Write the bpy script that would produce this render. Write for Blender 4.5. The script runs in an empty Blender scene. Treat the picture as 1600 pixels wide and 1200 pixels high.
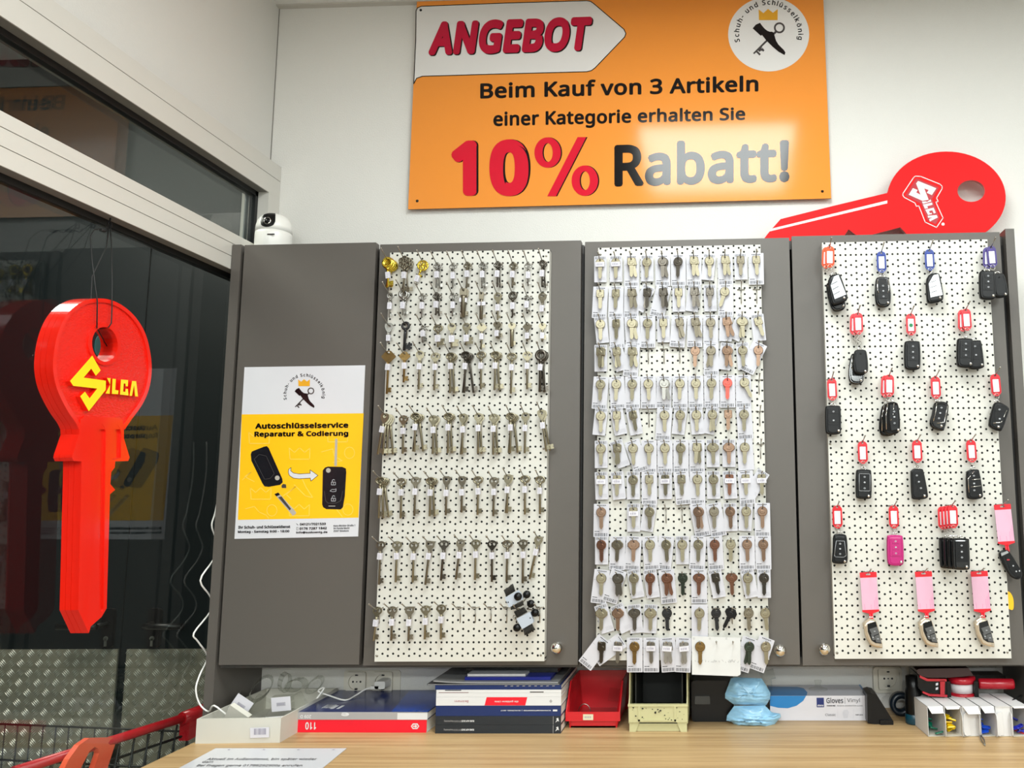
import bpy, math, random
from mathutils import Vector, Matrix
from mathutils.geometry import tessellate_polygon
random.seed(7)
S = bpy.context.scene
COL = S.collection
E = 1.40                      # eye height of the photographer
DESK = E - 0.53

# ---------------------------------------------------------------- camera
YAW, PITCH, ROLL, PX, F = -0.0346856, 0.1291262, -0.0098890, 1081.718, 1284.938
def cam_axes():
    cy, sy, cp, sp = math.cos(YAW), math.sin(YAW), math.cos(PITCH), math.sin(PITCH)
    fwd = Vector((sy*cp, cy*cp, sp)); right = Vector((cy, -sy, 0)); up = right.cross(fwd)
    c, s = math.cos(ROLL), math.sin(ROLL)
    return c*right + s*up, -s*right + c*up, fwd
RV, UV, FV = cam_axes()
CAM = Vector((0, -1.91, E))
cam = bpy.data.cameras.new('camera'); cam_o = bpy.data.objects.new('camera', cam); COL.objects.link(cam_o)
cam_o.matrix_world = Matrix(((RV.x, UV.x, -FV.x, CAM.x), (RV.y, UV.y, -FV.y, CAM.y), (RV.z, UV.z, -FV.z, CAM.z), (0, 0, 0, 1)))
cam.sensor_width = 36; cam.sensor_fit = 'HORIZONTAL'; cam.lens = F/1600*36
cam.shift_x = (800-PX)/1600; cam.clip_start = 0.05
S.cycles.transparent_max_bounces = 32
S.camera = cam_o
# ---------------------------------------------------------------- world, light, exposure
S.view_settings.view_transform = 'Standard'; S.view_settings.look = 'None'
S.view_settings.gamma = 1; S.view_settings.use_curve_mapping = False
S.view_settings.exposure = 1.34
W = bpy.data.worlds.new('night'); S.world = W; W.use_nodes = True
W.node_tree.nodes['Background'].inputs[0].default_value = (0.5, 0.6, 0.7, 1)
W.node_tree.nodes['Background'].inputs[1].default_value = 0.012
def area(name, loc, sx, sy, watts, col=(0.94, 1.0, 0.99)):
    l = bpy.data.lights.new(name, 'AREA'); l.shape = 'RECTANGLE'; l.size = sx; l.size_y = sy
    l.energy = watts; l.color = col
    o = bpy.data.objects.new(name, l); COL.objects.link(o); o.location = loc; return o
CEIL = E + 1.355
area('overhead_light', (0.0, -0.92, CEIL-0.03), 0.58, 0.66, 10.5)
area('overhead_light', (1.30, -0.95, CEIL-0.03), 0.60, 0.55, 6)
for lx in (-0.45, 1.30):
    for ly, lw in ((-2.9, 20), (-5.2, 34), (-7.5, 44)):  # unseen rows further back, added for low light reaching under the cabinets
        area('overhead_light', (lx, ly, CEIL-0.03), 0.60, 0.60, lw)
area('corridor_fill', (-2.1, -0.2, 2.9), 0.5, 0.5, 12, (1, 0.95, 0.85))  # added fill to bring out the kick plates, no source seen there

# ---------------------------------------------------------------- pixel of the survey -> point on a known plane of the place
def ray(px, py):
    return FV + RV*((px-PX)/F) - UV*((py-600)/F)
def at(px, py, Y=0.0):
    d = ray(px, py); return CAM + d*((Y-CAM.y)/d.y)
def onX(px, py, X):
    d = ray(px, py); return CAM + d*((X-CAM.x)/d.x)
def onZ(px, py, Z=DESK):
    d = ray(px, py); return CAM + d*((Z-CAM.z)/d.z)

# ---------------------------------------------------------------- materials
MATS = {}
def lin(c):
    return tuple(((v/255)/12.92 if v/255 <= 0.04045 else ((v/255+0.055)/1.055)**2.4) for v in c)
def mat(name, rgb, rough=0.5, metal=0.0, var=0.04, vs=30.0, bump=0.0, bs=200.0, spec=0.5, trans=0.0, coat=0.0, vscale=(1, 1, 1)):
    if name in MATS: return MATS[name]
    m = bpy.data.materials.new(name); m.use_nodes = True; nt = m.node_tree; b = nt.nodes['Principled BSDF']
    c = lin(rgb)
    tc = nt.nodes.new('ShaderNodeTexCoord'); mp = nt.nodes.new('ShaderNodeMapping'); mp.inputs['Scale'].default_value = vscale
    nt.links.new(tc.outputs['Object'], mp.inputs[0])
    nz = nt.nodes.new('ShaderNodeTexNoise'); nz.inputs['Scale'].default_value = vs; nz.inputs['Detail'].default_value = 3
    nt.links.new(mp.outputs[0], nz.inputs['Vector'])
    mx = nt.nodes.new('ShaderNodeMix'); mx.data_type = 'RGBA'
    mx.inputs[6].default_value = tuple(v*(1-var) for v in c)+(1,); mx.inputs[7].default_value = tuple(min(1, v*(1+var)) for v in c)+(1,)
    nt.links.new(nz.outputs['Fac'], mx.inputs[0]); nt.links.new(mx.outputs[2], b.inputs['Base Color'])
    b.inputs['Roughness'].default_value = rough; b.inputs['Metallic'].default_value = metal
    b.inputs['Specular IOR Level'].default_value = spec; b.inputs['Transmission Weight'].default_value = trans
    b.inputs['Coat Weight'].default_value = coat
    if bump:
        n2 = nt.nodes.new('ShaderNodeTexNoise'); n2.inputs['Scale'].default_value = bs; n2.inputs['Detail'].default_value = 2
        nt.links.new(mp.outputs[0], n2.inputs['Vector'])
        bp = nt.nodes.new('ShaderNodeBump'); bp.inputs['Strength'].default_value = bump; bp.inputs['Distance'].default_value = 0.002
        nt.links.new(n2.outputs['Fac'], bp.inputs['Height']); nt.links.new(bp.outputs[0], b.inputs['Normal'])
    MATS[name] = m; return m
def glass_mat(name, tint=(0.97, 0.99, 0.98), ior=1.5, rough=0.0):
    m = bpy.data.materials.new(name); m.use_nodes = True; nt = m.node_tree; nt.nodes.clear()
    out = nt.nodes.new('ShaderNodeOutputMaterial'); mx = nt.nodes.new('ShaderNodeMixShader')
    t = nt.nodes.new('ShaderNodeBsdfTransparent'); t.inputs[0].default_value = tint+(1,)
    g = nt.nodes.new('ShaderNodeBsdfGlossy'); g.inputs['Roughness'].default_value = rough
    f = nt.nodes.new('ShaderNodeFresnel'); # same value seen from either side of the thin sheet
    ge = nt.nodes.new('ShaderNodeNewGeometry'); mr = nt.nodes.new('ShaderNodeMapRange'); mr.inputs[3].default_value = ior; mr.inputs[4].default_value = 1/ior
    nt.links.new(ge.outputs['Backfacing'], mr.inputs[0]); nt.links.new(mr.outputs[0], f.inputs[0])
    nz = nt.nodes.new('ShaderNodeTexNoise'); nz.inputs['Scale'].default_value = 3
    nt.links.new(f.outputs[0], mx.inputs[0]); nt.links.new(t.outputs[0], mx.inputs[1]); nt.links.new(g.outputs[0], mx.inputs[2])
    nt.links.new(mx.outputs[0], out.inputs[0]); MATS[name] = m; return m
def paint_grid_mat(name):
    """cream sheet steel perforated on the one-inch pattern of shop fittings"""
    m = mat(name, (204, 202, 194), 0.40, var=0.015, vs=8); nt = m.node_tree; b = nt.nodes['Principled BSDF']
    tc = nt.nodes.new('ShaderNodeTexCoord'); sp = nt.nodes.new('ShaderNodeSeparateXYZ'); nt.links.new(tc.outputs['Object'], sp.inputs[0])
    def M(op, a, c=None):
        n = nt.nodes.new('ShaderNodeMath'); n.operation = op
        for i, v in enumerate((a, c)):
            if v is None: continue
            if isinstance(v, (int, float)): n.inputs[i].default_value = v
            else: nt.links.new(v, n.inputs[i])
        return n.outputs[0]
    def cell(v, off, pitch):
        q = M('DIVIDE', M('SUBTRACT', v, off), pitch)
        return M('MULTIPLY', M('SUBTRACT', M('FRACT', M('ADD', q, 0.5)), 0.5), pitch)
    P = 0.0243; R = 0.0025
    def holes(xo, zo, zp):
        dx = cell(sp.outputs['X'], xo, P); dz = cell(sp.outputs['Z'], zo, zp)
        r = M('SQRT', M('ADD', M('MULTIPLY', dx, dx), M('MULTIPLY', dz, dz)))
        return M('LESS_THAN', r, R)
    h = M('MAXIMUM', holes(0.0055, 0.0415, P*0.6), holes(0.0055+P/2, 0.0415, P))
    inside = M('MULTIPLY', M('GREATER_THAN', sp.outputs['X'], 0.003), M('LESS_THAN', sp.outputs['X'], 0.3855))
    inside = M('MULTIPLY', inside, M('MULTIPLY', M('GREATER_THAN', sp.outputs['Z'], 0.007), M('LESS_THAN', sp.outputs['Z'], 0.952)))
    h = M('MULTIPLY', h, inside)
    old = b.inputs['Base Color'].links[0].from_socket
    mx = nt.nodes.new('ShaderNodeMix'); mx.data_type = 'RGBA'; mx.inputs[7].default_value = (0.004, 0.004, 0.004, 1)  # dots painted near black for the unlit depth behind the holes
    nt.links.new(h, mx.inputs[0]); nt.links.new(old, mx.inputs[6]); nt.links.new(mx.outputs[2], b.inputs['Base Color'])
    rg = M('ADD', M('MULTIPLY', h, 0.5), 0.38); nt.links.new(rg, b.inputs['Roughness'])
    return m

# ---------------------------------------------------------------- mesh builder
class MB:
    def __init__(s): s.v = []; s.f = []; s.mi = []; s.sm = []; s.M = Matrix.Identity(4)
    def add(s, vs, fs, m=0, smooth=False):
        n = len(s.v)
        s.v += [s.M @ Vector(p) for p in vs]
        for f in fs: s.f.append([i+n for i in f]); s.mi.append(m); s.sm.append(smooth)
        return s
    def box(s, x0, x1, y0, y1, z0, z1, m=0):
        v = [(x, y, z) for z in (z0, z1) for y in (y0, y1) for x in (x0, x1)]
        return s.add(v, [(0, 2, 3, 1), (4, 5, 7, 6), (0, 1, 5, 4), (2, 6, 7, 3), (0, 4, 6, 2), (1, 3, 7, 5)], m)
    def bbox(s, x0, x1, y0, y1, z0, z1, b=0.002, m=0):
        """box with chamfered edges"""
        return s.prism(rrect(x0, x1, z0, z1, b, 3), y0, y1, m)
    def prism(s, loop, y0, y1, m=0, holes=(), mside=None, taper=0.0, smooth=False):
        """polygon in x,z extruded along y from y0 (front) to y1"""
        loops = [list(loop)]+[list(h) for h in holes]
        tri = tessellate_polygon([[Vector((p[0], p[1], 0)) for p in l] for l in loops])
        flat = [p for l in loops for p in l]; n = len(flat)
        if taper:
            cx = sum(p[0] for p in flat)/n; cz = sum(p[1] for p in flat)/n
            back = flat; front = [(cx+(p[0]-cx)*(1-taper), cz+(p[1]-cz)*(1-taper)) for p in flat]
        else: front = back = flat
        vs = [(p[0], y0, p[1]) for p in front]+[(p[0], y1, p[1]) for p in back]
        fs = []
        for t in tri:
            a, b, c = [Vector((flat[i][0], flat[i][1])) for i in t]
            if (b-a).cross(c-a) < 0: t = (t[0], t[2], t[1])
            fs.append(tuple(t)); fs.append(tuple(i+n for i in reversed(t)))
        s.add(vs, fs, m)
        base = len(s.v)-len(vs); k = 0
        for li, l in enumerate(loops):
            L = len(l); ar = sum(l[i][0]*l[(i+1) % L][1]-l[(i+1) % L][0]*l[i][1] for i in range(L))
            for i in range(L):
                a, b = k+i, k+(i+1) % L
                q = [a, a+n, b+n, b] if (ar > 0) == (li == 0) else [a, b, b+n, a+n]
                s.f.append([j+base for j in q]); s.mi.append(m if mside is None else mside); s.sm.append(smooth)
            k += L
        return s
    def tube(s, pts, r, seg=8, m=0, closed=False, caps=True, flat=None):
        pts = [Vector(p) for p in pts]; n = len(pts); rs = r if isinstance(r, (list, tuple)) else [r]*n
        vs = []; prev = None
        for i, p in enumerate(pts):
            a = pts[i-1] if (i > 0 or closed) else pts[i]; b = pts[(i+1) % n] if (i < n-1 or closed) else pts[i]
            t = (b-a).normalized()
            if prev is None:
                u = t.cross(Vector((0, 0, 1))); u = u if u.length > 1e-3 else t.cross(Vector((0, 1, 0))); u.normalize()
            else:
                u = prev-t*prev.dot(t); u = u if u.length > 1e-6 else t.orthogonal(); u.normalize()
            prev = u; w = t.cross(u)
            for k in range(seg):
                an = 2*math.pi*k/seg; vs.append(p+(u*math.cos(an)+w*math.sin(an))*rs[i])
        fs = []
        for i in range(n if closed else n-1):
            for k in range(seg):
                j = (i+1) % n; fs.append((i*seg+k, i*seg+(k+1) % seg, j*seg+(k+1) % seg, j*seg+k))
        s.add(vs, fs, m, True)
        if caps and not closed:
            nb = len(s.v)-len(vs)
            s.f.append([nb+k for k in reversed(range(seg))]); s.mi.append(m); s.sm.append(False)
            s.f.append([nb+(n-1)*seg+k for k in range(seg)]); s.mi.append(m); s.sm.append(False)
        return s
    def cyl(s, a, b, r, seg=16, m=0): return s.tube([a, b], r, seg, m)
    def ring(s, c, rx, rz, r, n=20, seg=6, m=0, axis='y', a0=0, a1=360):
        pts = []
        full = abs(a1-a0) >= 360
        for i in range(n if full else n+1):
            t = math.radians(a0+(a1-a0)*i/n); p, q = rx*math.cos(t), rz*math.sin(t)
            pts.append((c[0]+p, c[1], c[2]+q) if axis == 'y' else ((c[0]+p, c[1]+q, c[2]) if axis == 'z' else (c[0], c[1]+p, c[2]+q)))
        return s.tube(pts, r, seg, m, closed=full)
    def sphere(s, c, rx, ry=None, rz=None, nu=16, nv=10, m=0):
        ry = ry or rx; rz = rz or rx; vs = [(c[0], c[1], c[2]+rz)]
        for j in range(1, nv):
            t = math.pi*j/nv
            for i in range(nu):
                a = 2*math.pi*i/nu; vs.append((c[0]+rx*math.sin(t)*math.cos(a), c[1]+ry*math.sin(t)*math.sin(a), c[2]+rz*math.cos(t)))
        vs.append((c[0], c[1], c[2]-rz)); fs = []
        for i in range(nu): fs.append((0, 1+i, 1+(i+1) % nu))
        for j in range(nv-2):
            for i in range(nu):
                a = 1+j*nu; fs.append((a+i, a+nu+i, a+nu+(i+1) % nu, a+(i+1) % nu))
        a = 1+(nv-2)*nu
        for i in range(nu): fs.append((a+i, len(vs)-1, a+(i+1) % nu))
        return s.add(vs, fs, m, True)
    def lathe(s, prof, c=(0, 0, 0), axis='z', seg=24, m=0):
        vs = []
        for r, h in prof:
            for k in range(seg):
                a = 2*math.pi*k/seg; p, q = r*math.cos(a), r*math.sin(a)
                vs.append((c[0]+p, c[1]+q, c[2]+h) if axis == 'z' else ((c[0]+p, c[1]-h, c[2]+q) if axis == 'y' else (c[0]+h, c[1]+p, c[2]+q)))
        fs = []
        for i in range(len(prof)-1):
            for k in range(seg): fs.append((i*seg+k, i*seg+(k+1) % seg, (i+1)*seg+(k+1) % seg, (i+1)*seg+k))
        return s.add(vs, fs, m, True)
    def poly(s, pts, m=0): return s.add(pts, [tuple(range(len(pts)))], m)
    def mesh(s, name, mats):
        me = bpy.data.meshes.new(name); me.from_pydata([tuple(v) for v in s.v], [], s.f)
        for m in (mats if isinstance(mats, (list, tuple)) else [mats]): me.materials.append(m)
        me.polygons.foreach_set('material_index', s.mi); me.polygons.foreach_set('use_smooth', s.sm)
        me.update(); return me
    def build(s, name, mats, parent=None, loc=None, rot=None):
        return put(name, s.mesh(name, mats), parent, loc, rot)
def put(name, me, parent=None, loc=None, rot=None):
    o = bpy.data.objects.new(name, me); COL.objects.link(o); o.parent = parent
    if loc is not None: o.location = loc
    if rot is not None: o.rotation_euler = rot
    return o
def empty(name, loc=(0, 0, 0), rot=(0, 0, 0)):
    o = bpy.data.objects.new(name, None); COL.objects.link(o); o.location = loc; o.rotation_euler = rot; o.empty_display_size = 0.02; return o
def tag(o, label=None, cat=None, group=None, kind=None):
    if label: o['label'] = label
    if cat: o['category'] = cat
    if group: o['group'] = group
    if kind: o['kind'] = kind
    return o
def structure(o): o['kind'] = 'structure'; return o
def rrect(x0, x1, z0, z1, r, n=4):
    pts = []
    for cx, cz, a in ((x1-r, z1-r, 0), (x0+r, z1-r, 90), (x0+r, z0+r, 180), (x1-r, z0+r, 270)):
        for i in range(n+1):
            t = math.radians(a+90*i/n); pts.append((cx+r*math.cos(t), cz+r*math.sin(t)))
    return pts
def ellipse(cx, cz, rx, rz, n=32, a0=0, a1=360):
    k = n if a1-a0 >= 360 else n+1
    return [(cx+rx*math.cos(math.radians(a0+(a1-a0)*i/n)), cz+rz*math.sin(math.radians(a0+(a1-a0)*i/n))) for i in range(k)]
def xz(p): return (p.x, p.z)

def chaikin(p, n=2):
    for _ in range(n):
        q = []
        for i in range(len(p)):
            a, b = p[i], p[(i+1) % len(p)]; q += [(a[0]*.75+b[0]*.25, a[1]*.75+b[1]*.25), (a[0]*.25+b[0]*.75, a[1]*.25+b[1]*.75)]
        p = q
    return p
def catmull(p, n=4):
    o = []
    for i in range(len(p)-1):
        a, b, c, d = p[max(i-1, 0)], p[i], p[i+1], p[min(i+2, len(p)-1)]
        for k in range(n):
            t = k/n; o.append(tuple(0.5*(2*b[j]+(c[j]-a[j])*t+(2*a[j]-5*b[j]+4*c[j]-d[j])*t*t+(3*b[j]-a[j]-3*c[j]+d[j])*t**3) for j in (0, 1)))
    return o+[p[-1]]

# ---------------------------------------------------------------- lettering
TEXTC = {}
try: FONT = bpy.data.fonts.load(bpy.utils.system_resource('DATAFILES', path='fonts')+'/NotoSansHebrew-Regular.woff2')   # the grotesque that ships with Blender
except Exception: FONT = None
def text_mesh(t, bold=0.0, shear=0.0):
    """flat outline of a word: list of 2-D points and faces, with its bounding box"""
    k = (t, bold, shear)
    if k in TEXTC: return TEXTC[k]
    n = 0
    c = bpy.data.curves.new('t', 'FONT'); c.body = t; c.size = 1; c.space_character = 1+bold*1.6; c.shear = shear; c.fill_mode = 'FRONT'; c.resolution_u = 4
    if FONT: c.font = FONT
    o = bpy.data.objects.new('t', c); COL.objects.link(o); bpy.context.view_layer.update()
    me = bpy.data.meshes.new_from_object(o.evaluated_get(bpy.context.evaluated_depsgraph_get()))
    pts = [(v.co.x, v.co.y) for v in me.vertices]; fs = [tuple(p.vertices) for p in me.polygons]
    if bold > 0:            # heavier weight: the outline laid down again round a small circle
        n = len(pts); p0, f0 = pts, fs; pts, fs = [], []
        k = 16 if bold >= 0.04 else 8
        for i in range(k):
            a = 2*math.pi*i/k; pts += [(x+bold*math.cos(a), y+bold*math.sin(a)) for x, y in p0]; fs += [tuple(j+n*i for j in f) for f in f0]
    bpy.data.objects.remove(o); bpy.data.curves.remove(c); bpy.data.meshes.remove(me)
    xs = [p[0] for p in pts] or [0]; ys = [p[1] for p in pts] or [0]
    TEXTC[k] = (pts, fs, (min(xs), max(xs), min(ys), max(ys)), n); return TEXTC[k]
def text_quad(mb, t, q, m=0, bold=0.03, shear=0.0, off=Vector((0, 0, 0)), flip=False):
    """fit a word into the quad q = (bottom left, bottom right, top right, top left), points in space"""
    pts, fs, (x0, x1, y0, y1), nl = text_mesh(t, bold, shear)
    vs = []; nrm = (q[1]-q[0]).cross(q[3]-q[0]).normalized()*2.2e-5
    for i, (x, y) in enumerate(pts):
        u = (x-x0)/(x1-x0); v = (y-y0)/(y1-y0)
        if flip: u, v = 1-u, 1-v
        vs.append(q[0]*(1-u)*(1-v)+q[1]*u*(1-v)+q[2]*u*v+q[3]*(1-u)*v+off+nrm*(i//nl if nl else 0))
    mb.add(vs, fs, m); return mb

# ================================================================ SETTING
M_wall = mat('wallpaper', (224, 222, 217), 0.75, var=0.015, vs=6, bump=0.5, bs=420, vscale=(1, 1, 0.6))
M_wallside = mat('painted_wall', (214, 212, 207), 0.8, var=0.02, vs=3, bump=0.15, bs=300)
M_ceil = mat('ceiling_board', (225, 224, 220), 0.9, bump=0.2)
M_floor = mat('vinyl_floor', (120, 116, 110), 0.5)
M_frame = mat('white_frame', (204, 201, 194), 0.35, var=0.01, vs=4)
M_groove = mat('frame_groove', (120, 116, 110), 0.6)
M_black = mat('black_rubber', (10, 11, 11), 0.5)
M_glass = glass_mat('window_glass', (0.94, 0.98, 0.97), 1.33)
YB = 0.20; XW = -1.222
def sbox(name, m, *b, parent=None):
    q = MB().box(*b); o = q.build(name, m, parent)
    return structure(o) if parent is None else o
sbox('floor', M_floor, -3.2, 2.6, -9.1, 1.0, -0.05, 0.0)
sbox('ceiling', M_ceil, XW-0.12, 2.6, -9.1, YB+0.12, CEIL, CEIL+0.06)
sbox('wall_back', M_wall, XW-0.05, 2.6, YB, YB+0.12, 0, CEIL)
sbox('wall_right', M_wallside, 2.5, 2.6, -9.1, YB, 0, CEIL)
sbox('wall_front', mat('shop_back_wall', (104, 97, 90), 0.8, var=0.6, vs=1.2), XW-0.1, 2.6, -9.1, -9.0, 0, CEIL)
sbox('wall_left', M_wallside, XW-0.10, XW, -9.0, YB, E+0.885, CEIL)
# thin joint in the corner and the ceiling edge rail
sbox('trim_3', M_groove, XW-0.001, XW+0.0016, YB-0.0016, YB+0.001, E+0.885, CEIL)
sbox('trim_4', mat('rail', (196, 192, 184), 0.5), XW, 2.5, YB-0.018, YB, CEIL-0.004, CEIL)

# glazed shop front on the left: transom light above, large pane below
XF = -1.19
def frame_beam(mb, y0, y1, z0, z1, grooves=()):
    """white profile along y, its face at XF split by thin joints"""
    zs = [z0]+list(grooves)+[z1]
    mb.box(XW-0.04, XF-0.0015, y0, y1, z0, z1, 1)
    for a, b in zip(zs[:-1], zs[1:]):
        mb.box(XF-0.003, XF, y0, y1, a+(0.0008 if a != z0 else -0.0004), b-(0.0008 if b != z1 else -0.0004), 0)
w1 = MB()
frame_beam(w1, -9.0, YB-0.001, E+0.797, E+0.886, (E+0.845,))
frame_beam(w1, -9.0, YB-0.001, E+0.548, E+0.638, (E+0.580, E+0.612))
w1.box(XW-0.04, XF, 0.146, YB-0.001, E+0.638, E+0.797, 0)
w1.box(XW-0.04, XF, 0.146, YB-0.001, 0.0, E+0.548, 0)
w1.box(XW-0.04, XF, -9.0, 0.146, 0.0, 0.10, 0)
win = structure(w1.build('window_1', [M_frame, M_groove]))
g = MB()
for z0, z1 in ((E+0.638, E+0.797), (0.10, E+0.548)):
    for a, b, c, d in ((-9.0, 0.146, z1-0.013, z1), (-9.0, 0.146, z0, z0+0.006), (0.134, 0.146, z0, z1)):
        g.box(XW-0.012, XW+0.004, a, b, c, d, 0)
g.build('gasket', M_black, win)
s = MB(); s.box(XW-0.016, XW-0.0125, 0.120, 0.133, E+0.638, E+0.797, 0); s.build('spacer', mat('alu_spacer', (150, 155, 155), 0.35, 0.9), win)
for z0, z1 in ((E+0.63, E+0.80), (0.08, E+0.56)):
    for k, x in enumerate((XW, XW-0.016)):
        MB().poly([(x, -9.0, z0), (x, 0.146, z0), (x, 0.146, z1), (x, -9.0, z1)]).build('pane', M_glass, win)

# corridor outside the glass: a dark double door with tread-plate kick panels
YD = 0.80
M_door = mat('anthracite_door', (8, 18, 21), 0.45, var=0.05)
M_plate = mat('tread_plate', (138, 132, 116), 0.5, 0.2, var=0.10, vs=60)
M_bar = mat('lit_bar', (214, 212, 202), 0.35, 0.6, var=0.1)  # polished bars, coloured brighter to stand for the light they catch
M_hdl = mat('black_handle', (12, 12, 13), 0.35)
ax = lambda px, py: at(px, py, YD)
def leaf(name, x0, x1, hx, side):
    d = structure(MB().box(x0, x1, YD+0.006, YD+0.05, 0.005, 2.38).build(name, M_door))
    zt = E-0.496
    p = MB(); p.box(x0+0.002, x1-0.002, YD, YD+0.006, 0.01, zt)
    # rows of raised bars, five to a group, groups turned against each other
    s = 0.031; nx = int((x1-x0)/s); nz = 22
    for i in range(nx+1):
        for j in range(nz):
            cx = x0+0.012+i*s; cz = zt-0.012-j*s
            if cx > x1-0.014: continue
            up = (i+j) % 2 == 0; a = math.radians(45 if up else -45); ux, uz = math.cos(a), math.sin(a); wx, wz = -uz, ux
            for k in range(4):
                o = (k-1.5)*0.0058; l, w = 0.0115, 0.0019
                c = (cx+wx*o, cz+wz*o)
                p.add([(c[0]-ux*l, YD, c[1]-uz*l), (c[0]-wx*w, YD, c[1]-wz*w), (c[0]+ux*l, YD, c[1]+uz*l), (c[0]+wx*w, YD, c[1]+wz*w),
                       (c[0], YD-0.0030, c[1])], [(0, 1, 4), (1, 2, 4), (2, 3, 4), (3, 0, 4)], 1, False)
    p.build('kick_plate', [M_plate, M_bar], d)
    h = MB(); zh = E-0.415
    h.bbox(hx-0.02, hx+0.02, YD-0.008, YD+0.006, zh-0.076, zh+0.05, 0.010)
    h.cyl((hx, YD, zh), (hx, YD-0.055, zh), 0.009); h.tube([(hx, YD-0.05, zh), (hx+side*0.03, YD-0.055, zh), (hx+side*0.13, YD-0.055, zh)], 0.010, 10)
    h.build('handle', M_hdl, d)
    k = MB(); k.cyl((hx, YD-0.006, zh-0.045), (hx, YD-0.0105, zh-0.045), 0.0075); k.box(hx-0.004, hx+0.004, YD-0.0105, YD-0.006, zh-0.070, zh-0.045)
    k.build('lock', mat('lock_metal', (190, 186, 172), 0.35, 0.8), d)
leaf('door_1', -3.0, -1.981, -2.02, -1)
leaf('door_2', -1.955, -0.95, -1.865, 1)
sbox('trim_1', M_door, -1.981, -1.955, YD+0.012, YD+0.05, 0, 2.38)
sbox('wall_corridor', mat('corridor_wall', (60, 64, 64), 0.8), -3.2, -0.9, YD+0.05, YD+0.10, 0, 3.0)
sbox('ceiling_corridor', M_ceil, -3.2, XW-0.12, -9.1, YD+0.1, 3.0, 3.05)

# ---------------------------------------------------------------- desk
def wood_mat(name, a, b):
    m = mat(name, a, 0.42, var=0.06, vs=5, vscale=(1, 14, 14)); nt = m.node_tree; bs = nt.nodes['Principled BSDF']
    tc = nt.nodes.new('ShaderNodeTexCoord'); mp = nt.nodes.new('ShaderNodeMapping'); mp.inputs['Scale'].default_value = (1.1, 38, 38)
    nt.links.new(tc.outputs['Object'], mp.inputs[0])
    n = nt.nodes.new('ShaderNodeTexNoise'); n.inputs['Scale'].default_value = 2.2; n.inputs['Detail'].default_value = 6; n.inputs['Roughness'].default_value = 0.65
    nt.links.new(mp.outputs[0], n.inputs['Vector'])
    cr = nt.nodes.new('ShaderNodeValToRGB'); cr.color_ramp.elements[0].position = 0.35; cr.color_ramp.elements[1].position = 0.66
    cr.color_ramp.elements[0].color = lin(b)+(1,); cr.color_ramp.elements[1].color = lin(a)+(1,)
    nt.links.new(n.outputs['Fac'], cr.inputs[0]); nt.links.new(cr.outputs[0], bs.inputs['Base Color']); return m
M_oak = wood_mat('oak_worktop', (196, 165, 120), (165, 132, 90))
dk = MB(); dk.bbox(-1.153, 0.72, -0.75, YB-0.002, DESK-0.028, DESK, 0.002)
desk = tag(empty('desk', (0, -0.3, 0)), 'oak veneer worktop under the grey hanging cabinets', 'desk')
o = dk.build('worktop', M_oak, desk); o.location = (0, 0.3, 0)
for x in (-1.10, 0.67):
    for y in (-0.70, 0.14):
        MB().box(x-0.02, x+0.02, y-0.02+0.3, y+0.02+0.3, 0, DESK-0.028).build('leg', mat('desk_leg', (70, 68, 66), 0.5), desk)

# ================================================================ THINGS: helpers
def thing(name, label, cat, loc=(0, 0, 0), group=None, rot=(0, 0, 0)):
    return tag(empty(name, loc, rot), label, cat, group)
def origin(o):
    p = Vector((0, 0, 0))
    while o is not None: p += o.location; o = o.parent
    return p
def part(mb, name, mats, parent):
    """mesh given in place coordinates, hung under its thing"""
    return mb.build(name, mats, parent, -origin(parent))
def flat(mb, pts, m=0, off=Vector((0, 0, 0))):
    pts = [Vector(p)+off for p in pts]
    tri = tessellate_polygon([pts]); return mb.add(pts, [tuple(t) for t in tri], m)
def strip(mb, pts, w, m=0, closed=False, n=Vector((0, -1, 0))):
    """thin printed line of width w along points on a plane with normal n"""
    k = len(pts)
    for i in range(k if closed else k-1):
        a, b = Vector(pts[i]), Vector(pts[(i+1) % k]); t = (b-a).normalized(); s = t.cross(n)*w/2; e = t*w*0.3
        mb.poly([a-e-s, b+e-s, b+e+s, a-e+s], m)
FRONT = lambda d: Vector((0, -d, 0))

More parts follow.
